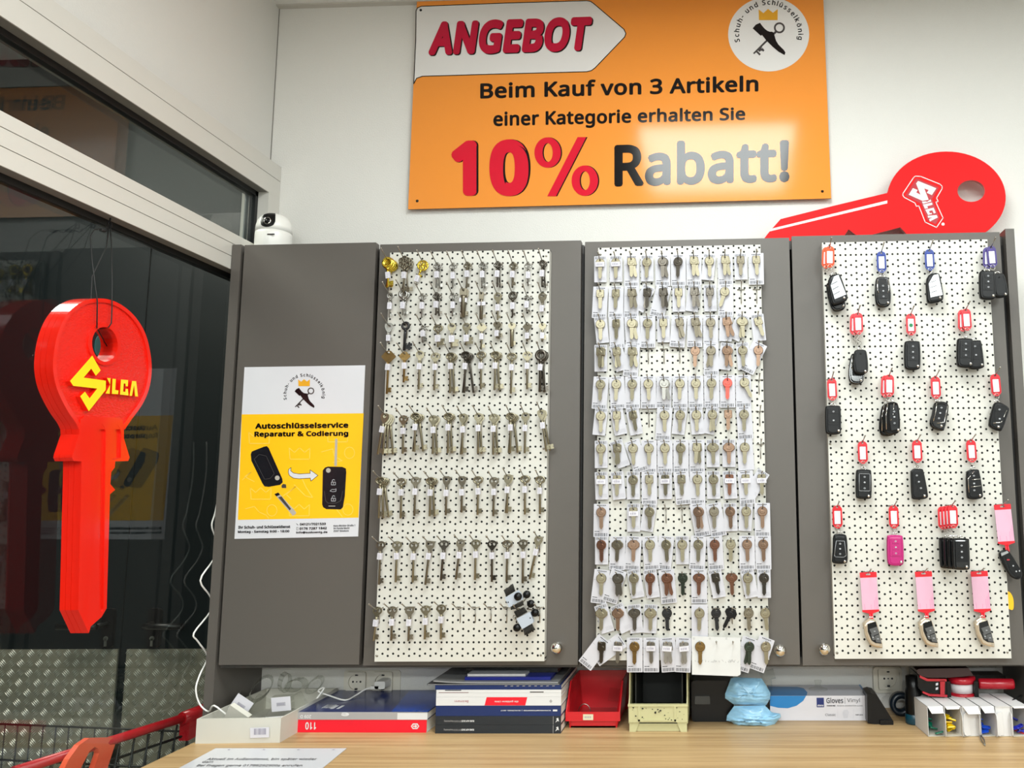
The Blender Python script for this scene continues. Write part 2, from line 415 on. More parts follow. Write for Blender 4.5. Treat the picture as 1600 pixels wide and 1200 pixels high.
# ================================================================ CABINETS
M_cab = mat('graphite_laminate', (88, 83, 78), 0.42, var=0.03, vs=3, bump=0.08, bs=900)
M_carc = mat('carcass_board', (66, 63, 60), 0.5, var=0.03)
M_dark = mat('carcass_inside', (30, 29, 28), 0.6)
M_chrome = mat('chrome', (225, 222, 216), 0.06, 1.0, var=0.01)
M_peg = paint_grid_mat('perforated_sheet')
M_wire = mat('zinc_wire', (168, 164, 156), 0.28, 1.0, var=0.08)
M_screw = mat('screw_head', (150, 146, 136), 0.35, 0.9)
ZT, ZBt = E+0.600, E-0.386
def cabinet(label, x0, x1, doors, side=None):
    t = thing('hanging_cabinet', label, 'cabinet', ((x0+x1)/2, 0.1, ZBt))
    c = MB(); yb = YB-0.001; y0 = 0.021
    c.box(x0, x1, y0, yb, ZT-0.026, ZT-0.004, 0); c.box(x0, x1, y0, yb, ZBt-0.010, ZBt+0.010, 0)
    c.box(x0, x0+0.016, y0, yb, ZBt+0.010, ZT-0.026, 1); c.box(x1-0.016, x1, y0, yb, ZBt+0.010, ZT-0.026, 1)
    c.box(x0+0.016, x1-0.016, yb-0.006, yb, ZBt+0.010, ZT-0.026, 1)
    part(c, 'carcass', [M_carc, M_dark], t)
    if side:
        e = MB(); zlow = DESK+0.001 if side == 'l' else DESK+0.001
        xs = (x0-0.0225, x0-0.0005) if side == 'l' else (x1+0.0005, x1+0.0215)
        e.box(xs[0], xs[1], -0.0005, yb, zlow, ZT+0.008)
        part(e, 'side_panel', M_cab, t)
    out = []
    for (a, b, za, zb, knob) in doors:
        m = MB(); m.bbox(a, b, 0.0, 0.019, za, zb, 0.0012)
        d = part(m, 'door', M_cab, t); out.append(d)
        if knob:
            k = at(knob[0], knob[1], -0.024); q = MB()
            q.lathe([(0.008, -0.003), (0.0085, 0.001), (0.005, 0.004), (0.005, 0.010)], (k.x, -0.003, k.z), 'y')
            q.sphere((k.x, k.y, k.z), 0.0135, m=0, nu=24, nv=16); part(q, 'door_knob', M_chrome, d)
    return t, out
cabA, dA = cabinet('dark grey hanging cabinet on the left with poster door and old-fashioned keys', -1.1655, -0.3275,
                   [(-1.158, -0.832, E-0.385, E+0.6065, None), (-0.822, -0.331, E-0.387, E+0.601, (870, 1012))], 'l')
cabB, dB = cabinet('dark grey hanging cabinet on the right with house keys and car key remotes', -0.3255, 0.678,
                   [(-0.3215, 0.1685, E-0.3875, E+0.597, (1219, 1016)), (0.1745, 0.6655, E-0.3895, E+0.6005, (1288, 1014))], 'r')
BY = -0.022; BW, BH = 0.385, 0.9475
def pegboard(cab, x, z):
    m = MB(); m.box(0, BW, 0, 0.0015, 0, BH)
    for a, b, c, d in ((0, 0.0015, 0, BH), (BW-0.0015, BW, 0.0, BH)): m.box(a, b, 0.0015, 0.0205, c+0.008, d)
    m.box(0, BW, 0.0015, 0.0205, BH-0.0015, BH); m.box(0.0, BW, 0.0015, 0.0205, 0, 0.0015)
    o = m.build('pegboard', M_peg, cab, Vector((x, BY, z))-origin(cab))
    for sx in (0.0045, BW-0.008):
        for sz in (0.013, BH/2, BH-0.016):
            s = MB(); s.lathe([(0.0001, 0.0015), (0.0018, 0.0013), (0.0026, 0.0)], (sx, 0, sz), 'y', 10); s.build('screw', M_screw, o)
    return o
PEG1 = pegboard(cabA, -0.7872, E-0.3742)
PEG2 = pegboard(cabB, -0.2862, E-0.3728)
PEG3 = pegboard(cabB, 0.2434, E-0.3709)

def hook_mesh(L, rise, seg=6):
    m = MB(); r = 0.0013
    m.tube([(0, 0.004, 0.0), (0, -0.004, -0.002), (0, -L*0.35, -0.0015), (0, -L*0.7, rise*0.45), (0, -L, rise)], r, seg)
    m.sphere((0, -L, rise), 0.0021, nu=8, nv=6)
    m.tube([(-0.0085, 0.003, 0), (-0.0085, -0.0018, 0), (0.0085, -0.0018, 0), (0.0085, 0.003, 0)], r*0.9, 5)
    m.tube([(0, -0.0016, 0), (0, -0.0016, -0.034)], r*0.8, 5)
    return m
HK = {1: hook_mesh(0.060, 0.015).mesh('peg_hook', M_wire), 2: hook_mesh(0.050, 0.008).mesh('peg_hook', M_wire), 3: hook_mesh(0.055, 0.010).mesh('peg_hook', M_wire)}
def hook(board, kind, p):
    """hook whose hanging point is p (in front of the board)"""
    q = Vector((p.x, BY, p.z+0.001))-origin(board)
    return put('peg_hook', HK[kind], board, q)

# ================================================================ SIGN ON THE WALL
YS = 0.184
M_or = mat('sign_orange', (238, 148, 62), 0.12, spec=0.29, var=0.01)
M_sw = mat('sign_white', (226, 224, 222), 0.12, spec=0.29, var=0.01)
M_red = mat('sign_red', (214, 28, 52), 0.12, spec=0.29)
M_crim = mat('sign_crimson', (190, 24, 58), 0.12, spec=0.29)
M_ink = mat('print_black', (18, 16, 18), 0.12, spec=0.29)
M_gold = mat('print_gold', (226, 164, 40), 0.25)
M_grey = mat('print_grey', (70, 66, 66), 0.2)
sgn = lambda px, py: at(px, py, YS)
c0, c1 = sgn(640, 327), sgn(1300, 310)
xl, xr = (c0.x+sgn(649, 8).x)/2, c1.x-0.002
zt = sgn(649, 8).z+0.035
sign = thing('wall_sign', 'large orange offer sign with red lettering screwed to the wall above the cabinets', 'sign', ((xl+xr)/2, YS, c0.z))
q = MB()
q.prism([(xl-0.002, c0.z), (xr, c1.z), (xr-0.004, zt-0.006), (xl+0.002, zt)], YS, YS+0.004, 0, mside=1)
q.box(xl+0.05, xl+0.12, YS+0.004, YB, c0.z+0.1, c0.z+0.5, 1); q.box(xr-0.12, xr-0.05, YS+0.004, YB, c0.z+0.1, c0.z+0.5, 1)
part(q, 'panel', [M_or, mat('sign_edge', (120, 84, 50), 0.7)], sign)
# white arrow with a black line round it
ar = [(646.6, 131), (649.8, 60), (650.2, 17), (652.5, 12.5), (658.5, 10), (790, 5), (917, 1.2), (923, 2.5), (928, 6), (975, 46), (978, 52.5), (976, 58), (930, 106), (924, 110.5), (917, 112.2), (790, 115.5), (660, 119.3), (651, 122.5)]
q = MB(); pts = [sgn(*p) for p in ar]; flat(q, pts, 0, FRONT(0.0003)); strip(q, [p+FRONT(0.0006) for p in pts], 0.0024, 1, True)
part(q, 'arrow_field', [M_sw, M_ink], sign)
def sq(x0, x1, b0, b1, t1, t0): return [sgn(x0, b0), sgn(x1, b1), sgn(x1, t1), sgn(x0, t0)]
q = MB()
def shadowed(mb, t, quad, d, mi, bold=0.04, shear=0.0, dark=1):
    for k in range(1, 5): text_quad(mb, t, quad, dark, bold, shear, off=Vector((d[0]*k/4, -0.0007+0.00002*k, d[1]*k/4)))
    text_quad(mb, t, quad, mi, bold, shear, off=FRONT(0.0009))
shadowed(q, 'ANGEBOT', sq(669.5, 925.5, 87.3, 79.5, 25.5, 34), (0.0033, -0.0028), 0, 0.055, 0.18)
part(q, 'lettering', [M_crim, M_ink], sign)
q = MB(); text_quad(q, 'Beim Kauf von 3 Artikeln', sq(750.5, 1185, 154.5, 143.3, 117.5, 129), 0, 0.028, off=FRONT(0.0006)); part(q, 'lettering', M_ink, sign)
q = MB(); text_quad(q, 'einer Kategorie erhalten Sie', sq(771, 1164.5, 204, 193.5, 167, 174), 0, 0.028, off=FRONT(0.0006)); part(q, 'lettering', M_ink, sign)
q = MB(); shadowed(q, '10', sq(705, 826.5, 307.5, 306.5, 217.5, 219), (0.0045, 0.0), 0, 0.05); part(q, 'lettering', [M_red, M_ink], sign)
q = MB(); pc = lambda u, v: sgn(630+u/3.53, v/3.53)
for d_, y_, mi in ((7, 0.0007, 1), (5, 0.00072, 1), (3, 0.00074, 1), (0, 0.0009, 0)):
    for (cu, cv) in ((797, 842), (1002, 997)):
        n = 36
        for i in range(n):
            a, b = 2*math.pi*i/n, 2*math.pi*(i+1)/n
            flat(q, [pc(cu+d_+28*math.cos(a), cv+52*math.sin(a)), pc(cu+d_+73*math.cos(a), cv+84*math.sin(a)), pc(cu+d_+73*math.cos(b), cv+84*math.sin(b)), pc(cu+d_+28*math.cos(b), cv+52*math.sin(b))], mi, FRONT(y_))
    flat(q, [pc(795+d_, 1083), pc(843+d_, 1083), pc(1010+d_, 757), pc(962+d_, 757)], mi, FRONT(y_))
part(q, 'percent_mark', [M_red, M_ink], sign)
q = MB(); text_quad(q, 'Rabatt!', sq(960, 1233.5, 293, 284.7, 215, 223), 0, 0.03, off=FRONT(0.0006)); part(q, 'lettering', M_ink, sign)

def logo(mb, f, mi_black=0, mi_gold=1, mi_grey=2, d=0.0006, text=True):
    """crown over a shoe crossed by a key, ringed by the shop's name; f maps drawing units to the surface"""
    P = lambda l: [f(*p) for p in l]
    flat(mb, P([(577, 155), (655, 215), (730, 147), (810, 210), (888, 150), (885, 330), (582, 330)]), mi_gold, FRONT(d))
    shaft = [(852, 498), (878, 524), (505, 885), (485, 868)]
    flat(mb, P(shaft), mi_grey, FRONT(d))
    for b in ([(598, 778), (622, 756), (672, 822), (650, 846), (632, 826), (612, 842), (640, 780)], [(528, 846), (552, 824), (612, 884), (592, 908)], [(560, 815), (612, 770), (640, 806), (588, 850)]):
        flat(mb, P(b), mi_grey, FRONT(d))
    n = 28
    for i in range(n):
        a, b = 2*math.pi*i/n, 2*math.pi*(i+1)/n
        flat(mb, P([(915+60*math.cos(a), 455+60*math.sin(a)), (915+90*math.cos(a), 455+90*math.sin(a)), (915+90*math.cos(b), 455+90*math.sin(b)), (915+60*math.cos(b), 455+60*math.sin(b))]), mi_grey, FRONT(d))
    flat(mb, P([(600, 375), (640, 430), (680, 475), (720, 505), (760, 520), (795, 518), (822, 535), (838, 590), (860, 665), (900, 730), (990, 820), (1013, 860), (1000, 900), (900, 845), (800, 760), (700, 660), (632, 572), (610, 585), (480, 465), (530, 405)]), mi_black, FRONT(d*1.5))
    if not text: return
    s = 'Schuh- und Schlüsselkönig'; em = 132; adv = []
    for ch in s:
        if ch == ' ': adv.append(0.28); continue
        b = text_mesh(ch, 0.022)[2]; adv.append(b[1]-b[0]+0.115)
    tot = sum(adv); a0, a1 = 196, -12; acc = 0
    for ch, w in zip(s, adv):
        th = math.radians(a0+(a1-a0)*(acc+w/2)/tot); acc += w
        if ch == ' ': continue
        pts, fs, bb, nl = text_mesh(ch, 0.022); cx = (bb[0]+bb[1])/2; vs = []
        for i, (x, y) in enumerate(pts):
            r = 484+y*em; tx = (x-cx)*em
            vs.append(f(740+r*math.cos(th)+tx*math.sin(th), 560-r*math.sin(th)+tx*math.cos(th))+FRONT(d+2.2e-5*(i//nl)))
        mb.add(vs, fs, mi_black)
kx, ky = 63.3/660, 58.0/605
fl = lambda u, v: sgn(1201+(u-740)*kx, 53.7+(v-560)*ky)
q = MB(); flat(q, [fl(740+660*math.cos(2*math.pi*i/64), 560+605*math.sin(2*math.pi*i/64)) for i in range(64)], 3, FRONT(0.0003)); logo(q, fl)
part(q, 'shop_emblem', [M_ink, M_gold, M_grey, M_sw], sign)
for px, py in ((657.5, 16), (652, 314), (1285, 299)):
    p = sgn(px, py); q = MB(); q.lathe([(0.0001, 0.003), (0.003, 0.002), (0.0038, 0)], (p.x, YS, p.z), 'y', 12); part(q, 'screw', M_black, sign)

# ================================================================ POSTER ON THE FIRST DOOR
M_pap = mat('poster_white', (212, 212, 217), 0.3, var=0.01)
M_yel = mat('poster_yellow', (248, 190, 22), 0.3, var=0.01)
M_pale = mat('poster_pale_line', (250, 210, 90), 0.3)
M_pk = mat('poster_key_black', (20, 21, 26), 0.25)
M_silv = mat('poster_silver', (176, 170, 160), 0.3)
po = lambda u, v: at(360+u/4, 560+v/4, -0.0012)
poster = thing('poster', 'white and yellow car key service poster on the far left cabinet door', 'poster', po(435, 1120))
q = MB(); cs = [po(25, 1128), po(798, 1113), po(842, 43), po(88, 55)]
q.prism([xz(p) for p in cs], -0.0012, -0.0002); flat(q, [po(47, 1009), po(801, 995), po(833, 343), po(71, 350)], 1, FRONT(0.0002))
crown = [(-65, -38), (-32, -10), (0, -40), (32, -10), (65, -38), (62, 32), (-60, 32)]
for cx, cz in ((433, 598), (190, 848), (670, 490), (430, 952), (180, 500)):
    strip(q, [po(cx+a, cz+b)+FRONT(0.0004) for a, b in crown], 0.0016, 2, True)
for cx, cz in ((745, 590), (260, 950), (735, 945)):
    strip(q, [po(cx+32*math.cos(t*0.5236), cz+36*math.sin(t*0.5236))+FRONT(0.0004) for t in range(12)], 0.0016, 2, True)
for sh in ([(95, 940), (150, 925), (180, 960), (225, 980), (240, 1000)], [(570, 585), (640, 565), (650, 610), (700, 640), (640, 650)], [(75, 760), (130, 710), (90, 740), (150, 770)], [(330, 860), (410, 800), (350, 850), (380, 880)], [(590, 930), (650, 925), (700, 990)], [(440, 730), (470, 800), (515, 870), (470, 860), (400, 790)]):
    strip(q, [po(*p)+FRONT(0.0004) for p in sh], 0.0016, 2)
part(q, 'sheet', [M_pap, M_yel, M_pale], poster)
q = MB(); fp = lambda u, v: po(461+(u-733)*72/308, 152+(v-240)*72/308*1.02); logo(q, fp, d=0.0004); part(q, 'shop_emblem', [M_ink, M_gold, M_grey], poster)
def pt(mb, t, x0, x1, b0, b1, t1, t0, m=0, bold=0.04): text_quad(mb, t, [po(x0, b0), po(x1, b1), po(x1, t1), po(x0, t0)], m, bold, off=FRONT(0.0006))
q = MB(); pt(q, 'Autoschlüsselservice', 156, 738, 441, 434, 398, 404, 0, 0.05); part(q, 'lettering', M_ink, poster); q = MB(); pt(q, 'Reparatur & Codierung', 151, 738, 499, 493, 451, 456, 0, 0.05); part(q, 'lettering', M_ink, poster)
q = MB()
pt(q, 'Ihr Schuh- und Schlüsseldienst', 50, 375, 1065, 1060, 1042, 1046); pt(q, 'Montag - Samstag 9:00 - 18:00', 48, 369, 1096, 1091, 1072, 1076)
part(q, 'lettering', M_ink, poster); q = MB()
pt(q, '04121/7021533', 435, 597, 1045, 1041, 1026, 1029); pt(q, '0176 7287 1842', 433, 603, 1072, 1068, 1053, 1056); pt(q, 'info@suskoenig.de', 412, 607, 1098, 1095, 1078, 1081)
part(q, 'lettering', M_ink, poster); q = MB()
pt(q, 'Hans-Böckler-Straße 1', 645, 780, 1052, 1049, 1037, 1040, 0, 0.02); pt(q, 'Im Famila Markt', 645, 745, 1068, 1066, 1054, 1056, 0, 0.02); pt(q, '25337 Elmshorn', 645, 740, 1085, 1083, 1071, 1073, 0, 0.02)
strip(q, [po(413, 1032)+FRONT(0.0005), po(424, 1042)+FRONT(0.0005)], 0.001); strip(q, [po(414, 1056)+FRONT(0.0005), po(424, 1056)+FRONT(0.0005), po(424, 1072)+FRONT(0.0005), po(414, 1072)+FRONT(0.0005)], 0.0006, 0, True)
part(q, 'lettering', M_ink, poster)
# printed car keys and the arrow between them
q = MB()
flat(q, [po(*p) for p in [(128, 600), (134, 582), (210, 552), (228, 548), (240, 560), (325, 752), (328, 774), (312, 790), (240, 803), (214, 800), (200, 780), (132, 640)]], 0, FRONT(0.0005))
strip(q, [po(*p)+FRONT(0.0007) for p in [(150, 630), (180, 600), (225, 610), (275, 720), (250, 750), (215, 755)]], 0.001, 2, True)
flat(q, [po(294+15*math.cos(t*0.5236), 747+15*math.sin(t*0.5236)) for t in range(12)], 1, FRONT(0.0008))
flat(q, [po(*p) for p in [(276, 848), (300, 838), (412, 962), (408, 974), (390, 983)]], 1, FRONT(0.0005)); flat(q, [po(*p) for p in [(276, 848), (300, 838), (312, 852), (288, 862)]], 0, FRONT(0.0007)); flat(q, [po(*p) for p in [(300, 868), (320, 862), (380, 940), (372, 950)]], 2, FRONT(0.0007))
flat(q, [po(*p) for p in [(320, 795), (330, 784), (348, 788), (350, 810), (322, 810)]], 2, FRONT(0.0005))
part(q, 'printed_car_key', [M_pk, M_silv, M_grey, M_pap], poster); q = MB()
flat(q, [po(*p) for p in [(655, 505), (664, 500), (670, 508), (666, 672), (650, 672)]], 1, FRONT(0.0005))
flat(q, [po(*p) for p in [(578, 700), (592, 682), (610, 676), (700, 678), (722, 688), (725, 710), (716, 860), (704, 930), (690, 944), (600, 942), (580, 930), (574, 912)]], 0, FRONT(0.0005))
flat(q, [po(613+15*math.cos(t*0.5236), 700+15*math.sin(t*0.5236)) for t in range(12)], 1, FRONT(0.0008))
strip(q, [po(*p)+FRONT(0.0007) for p in [(588, 830), (596, 890), (612, 905), (660, 905), (690, 890), (702, 830)]], 0.0012, 2)
strip(q, [po(615, 923)+FRONT(0.0007), po(655, 923)+FRONT(0.0007)], 0.0016, 1)
for cz, sh in ((775, 0), (825, 1), (876, 0)):
    if sh == 0:
        strip(q, [po(632, cz-2)+FRONT(0.0007), po(658, cz-2)+FRONT(0.0007), po(657, cz+16)+FRONT(0.0007), po(632, cz+16)+FRONT(0.0007)], 0.0008, 3, True)
        strip(q, [po(637, cz-4)+FRONT(0.0007), po(638, cz-14)+FRONT(0.0007), po(646, cz-19)+FRONT(0.0007), po(653, cz-13)+FRONT(0.0007)], 0.0008, 3); strip(q, [po(645, cz+3)+FRONT(0.0007), po(645, cz+10)+FRONT(0.0007)], 0.001, 3)
    else:
        strip(q, [po(*p)+FRONT(0.0007) for p in [(624, cz+4), (634, cz-6), (652, cz-6), (662, cz-10), (660, cz+6), (640, cz+8)]], 0.0008, 3, True)
part(q, 'printed_car_key', [M_pk, M_silv, M_grey, M_pap], poster)
arr = [(380, 682), (366, 692), (362, 712), (370, 732), (395, 748), (430, 752), (500, 748), (504, 767), (548, 731), (498, 696), (500, 718), (430, 722), (395, 716), (378, 702)]
q = MB(); flat(q, [po(*p) for p in arr], 0, FRONT(0.0005)); strip(q, [po(*p)+FRONT(0.0007) for p in arr], 0.001, 1, True); part(q, 'printed_arrow', [M_pap, M_ink], poster)

# ================================================================ FLAT RED KEY ON TOP OF THE CABINET
M_rk = mat('red_corrugated', (222, 16, 20), 0.55, var=0.02, spec=0.2)
M_cut = mat('corrugated_cut', (205, 130, 124), 0.7, var=0.15, vs=300)
YK = 0.150
kp = lambda u, v: at(1170+u/3.721, 220+v/3.721, YK)
fk = thing('display_key', 'big flat red cardboard key lying along the top of the right cabinet', 'display key', Vector((0.45, YK, ZT)))
out = [(40, 640), (95, 560), (125, 522), (185, 455), (500, 376), (805, 303)]
for i in range(0, 41):
    t = math.radians(172-i*(172+62)/40); out.append((1150+344*math.cos(t), 330-268*math.sin(t)))
out += [(1300, 620), (1010, 640), (880, 503), (720, 545), (690, 600), (640, 560), (580, 515), (540, 575), (520, 640)]
hole = [(1293+80*math.cos(2*math.pi*i/28), 292+63*math.sin(2*math.pi*i/28)) for i in range(28)]
zmin = ZT-0.0035
def clampz(p): return (p.x, max(p.z, zmin))
q = MB(); q.prism([clampz(kp(*p)) for p in out], YK, YK+0.010, 0, holes=[[xz(kp(*p)) for p in hole]], mside=1)
part(q, 'key_shape', [M_rk, M_cut], fk)
q = MB(); flat(q, [kp(*p) for p in [(128, 512), (805, 347), (805, 364), (118, 528)]], 0, FRONT(0.0004)); part(q, 'white_stripe', M_sw, fk)
kl = lambda u, v: at(1400+u/10.91, 260+v/10.91, YK)
q = MB()
ol = [(300, 190), (330, 168), (420, 172), (750, 305), (785, 340), (785, 380), (690, 540), (718, 598), (678, 610), (800, 880), (690, 1042), (497, 952), (387, 672), (347, 682), (322, 625), (140, 530), (115, 495), (118, 462)]
flat(q, [kl(*p) for p in ol], 1, FRONT(0.0004)); strip(q, [kl(*p)+FRONT(0.0007) for p in ol], 0.0022, 0, True)
inn = [(345, 205), (725, 360), (610, 560), (735, 870), (680, 985), (540, 920), (430, 640), (165, 500)]
flat(q, [kl(*p) for p in inn], 2, FRONT(0.0006))
for pl in ([(375, 250), (685, 375), (610, 492), (522, 452), (556, 405), (480, 378), (556, 572), (450, 590), (215, 485), (287, 372), (367, 405), (345, 447), (415, 485), (340, 293)],
           [(440, 602), (510, 598), (530, 605), (585, 565), (602, 600), (457, 640)], [(457, 652), (612, 618), (622, 655), (530, 682), (546, 715), (492, 724)],
           [(497, 740), (640, 705), (678, 795), (640, 805), (618, 748), (560, 765), (576, 800), (606, 795), (612, 815), (545, 832)],
           [(538, 845), (692, 830), (710, 872), (575, 942), (562, 900), (622, 872), (548, 880)]):
    flat(q, [kl(*p) for p in pl], 0, FRONT(0.001))
flat(q, [kl(800+28*math.cos(t*0.5236), 985+26*math.sin(t*0.5236)) for t in range(12)], 0, FRONT(0.0006))
part(q, 'emblem', [M_sw, M_rk, mat('emblem_dark_red', (176, 10, 34), 0.35)], fk)

# ================================================================ SECURITY CAMERA
M_wp = mat('white_plastic', (238, 237, 232), 0.3, var=0.01)
M_bp = mat('black_plastic', (11, 11, 12), 0.3, spec=0.25)
p0 = at(427, 379, 0.10); sc = thing('security_camera', 'small white security camera with black eye on the cabinet top beside the window', 'camera', (p0.x, 0.10, ZT))
q = MB(); q.lathe([(0.001, 0), (0.0405, 0), (0.0435, 0.004), (0.0435, 0.064), (0.0430, 0.070), (0.0412, 0.0705), (0.0412, 0.0720)], (p0.x, 0.10, ZT-0.0038), 'z', 40)
part(q, 'base', M_wp, sc)
q = MB(); q.lathe([(0.0412, 0.0720), (0.0432, 0.0722), (0.0425, 0.086), (0.0395, 0.100), (0.032, 0.112), (0.020, 0.119), (0.0005, 0.122)], (p0.x, 0.10, ZT-0.0038), 'z', 40); hd = part(q, 'head', M_wp, sc)
q = MB(); q.bbox(p0.x+0.008, p0.x+0.026, 0.0562, 0.058, ZT+0.050, ZT+0.053, 0.0005); part(q, 'logo_mark', M_grey, sc)
q = MB(); e = at(432, 346, 0.055); zc = ZT-0.0038; prof = [(0.0412, 0.0720), (0.0432, 0.0722), (0.0425, 0.086), (0.0395, 0.100), (0.032, 0.112), (0.020, 0.119)]
def rad(h):
    for (r0, h0), (r1, h1) in zip(prof[1:-1], prof[2:]):
        if h <= h1: return r0+(r1-r0)*(h-h0)/(h1-h0)+0.0009
    return prof[-1][0]+0.0009
vs = []; NA, NH = 12, 12
for i in range(NA+1):
    t_ = -1+2*i/NA; an = math.radians(-83+25*t_); lo = 0.0745+0.016*(1-math.sqrt(max(0, 1-t_*t_)))
    for j in range(NH+1):
        h_ = lo+(0.1185-lo)*j/NH; r_ = rad(h_)
        vs.append((p0.x+r_*math.cos(an), 0.10+r_*math.sin(an), zc+h_))
q.add(vs, [(i*(NH+1)+j, (i+1)*(NH+1)+j, (i+1)*(NH+1)+j+1, i*(NH+1)+j+1) for i in range(NA) for j in range(NH)], 0, True)
e = Vector((p0.x+0.0053, 0.0562, zc+0.091))
part(q, 'eye_panel', M_bp, hd)
q = MB(); q.ring((e.x, 0.0575, e.z), 0.0085, 0.0085, 0.0012, 24, 6); q.lathe([(0.0001, 0.002), (0.005, 0.001), (0.007, -0.001)], (e.x, 0.0578, e.z), 'y', 20, 1); part(q, 'lens', [M_chrome, M_bp], hd)

# ================================================================ KEYS ON THE LEFT PEGBOARD
M_ni = mat('nickel', (146, 139, 118), 0.40, 1.0, var=0.06, vs=80)
M_st = mat('steel', (148, 146, 141), 0.32, 1.0, var=0.06, vs=80)
M_ag = mat('aged_nickel', (124, 117, 102), 0.44, 1.0, var=0.10, vs=80)
M_go = mat('gold_plate', (222, 194, 74), 0.22, 1.0, var=0.05, vs=80)
M_br = mat('aged_brass', (130, 106, 66), 0.4, 1.0, var=0.10, vs=80)
M_cu = mat('copper_brown', (116, 82, 66), 0.38, 0.9, var=0.08, vs=80)
M_ck = mat('pale_copper', (142, 117, 99), 0.4, 1.0, var=0.05, vs=80)
M_kd = mat('dark_nickel', (92, 87, 80), 0.33, 1.0, var=0.08, vs=80)
M_kb = mat('black_coated', (22, 22, 24), 0.35, 0.2, var=0.05)
M_kg = mat('green_black', (52, 60, 50), 0.35, 0.6)
M_kr = mat('red_anodised', (205, 84, 74), 0.35, 0.6)
M_stk = mat('sticker_paper', (208, 206, 213), 0.6, var=0.01)
M_stp = mat('sticker_print', (150, 146, 162), 0.6)
M_card = mat('price_card', (196, 195, 202), 0.55, var=0.01)
M_cpr = mat('card_print', (24, 24, 26), 0.6)
M_cgr = mat('card_fine_print', (170, 168, 176), 0.6)
KM = {'n': M_ni, 's': M_st, 'a': M_ag, 'g': M_go, 'b': M_br, 'c': M_cu, 'p': M_ck, 'd': M_kd, 'k': M_kb, 'e': M_kg, 'r': M_kr}
KW = {'n': 'silver', 's': 'bright silver', 'a': 'dull silver', 'g': 'gold', 'b': 'aged brass', 'c': 'coppery brown', 'p': 'pale copper', 'd': 'dark grey', 'k': 'black', 'e': 'greenish black', 'r': 'red'}
ORD = ['first', 'second', 'third', 'fourth', 'fifth', 'sixth', 'seventh', 'eighth', 'ninth', 'tenth', 'eleventh', 'twelfth', 'thirteenth']
MESH = {}
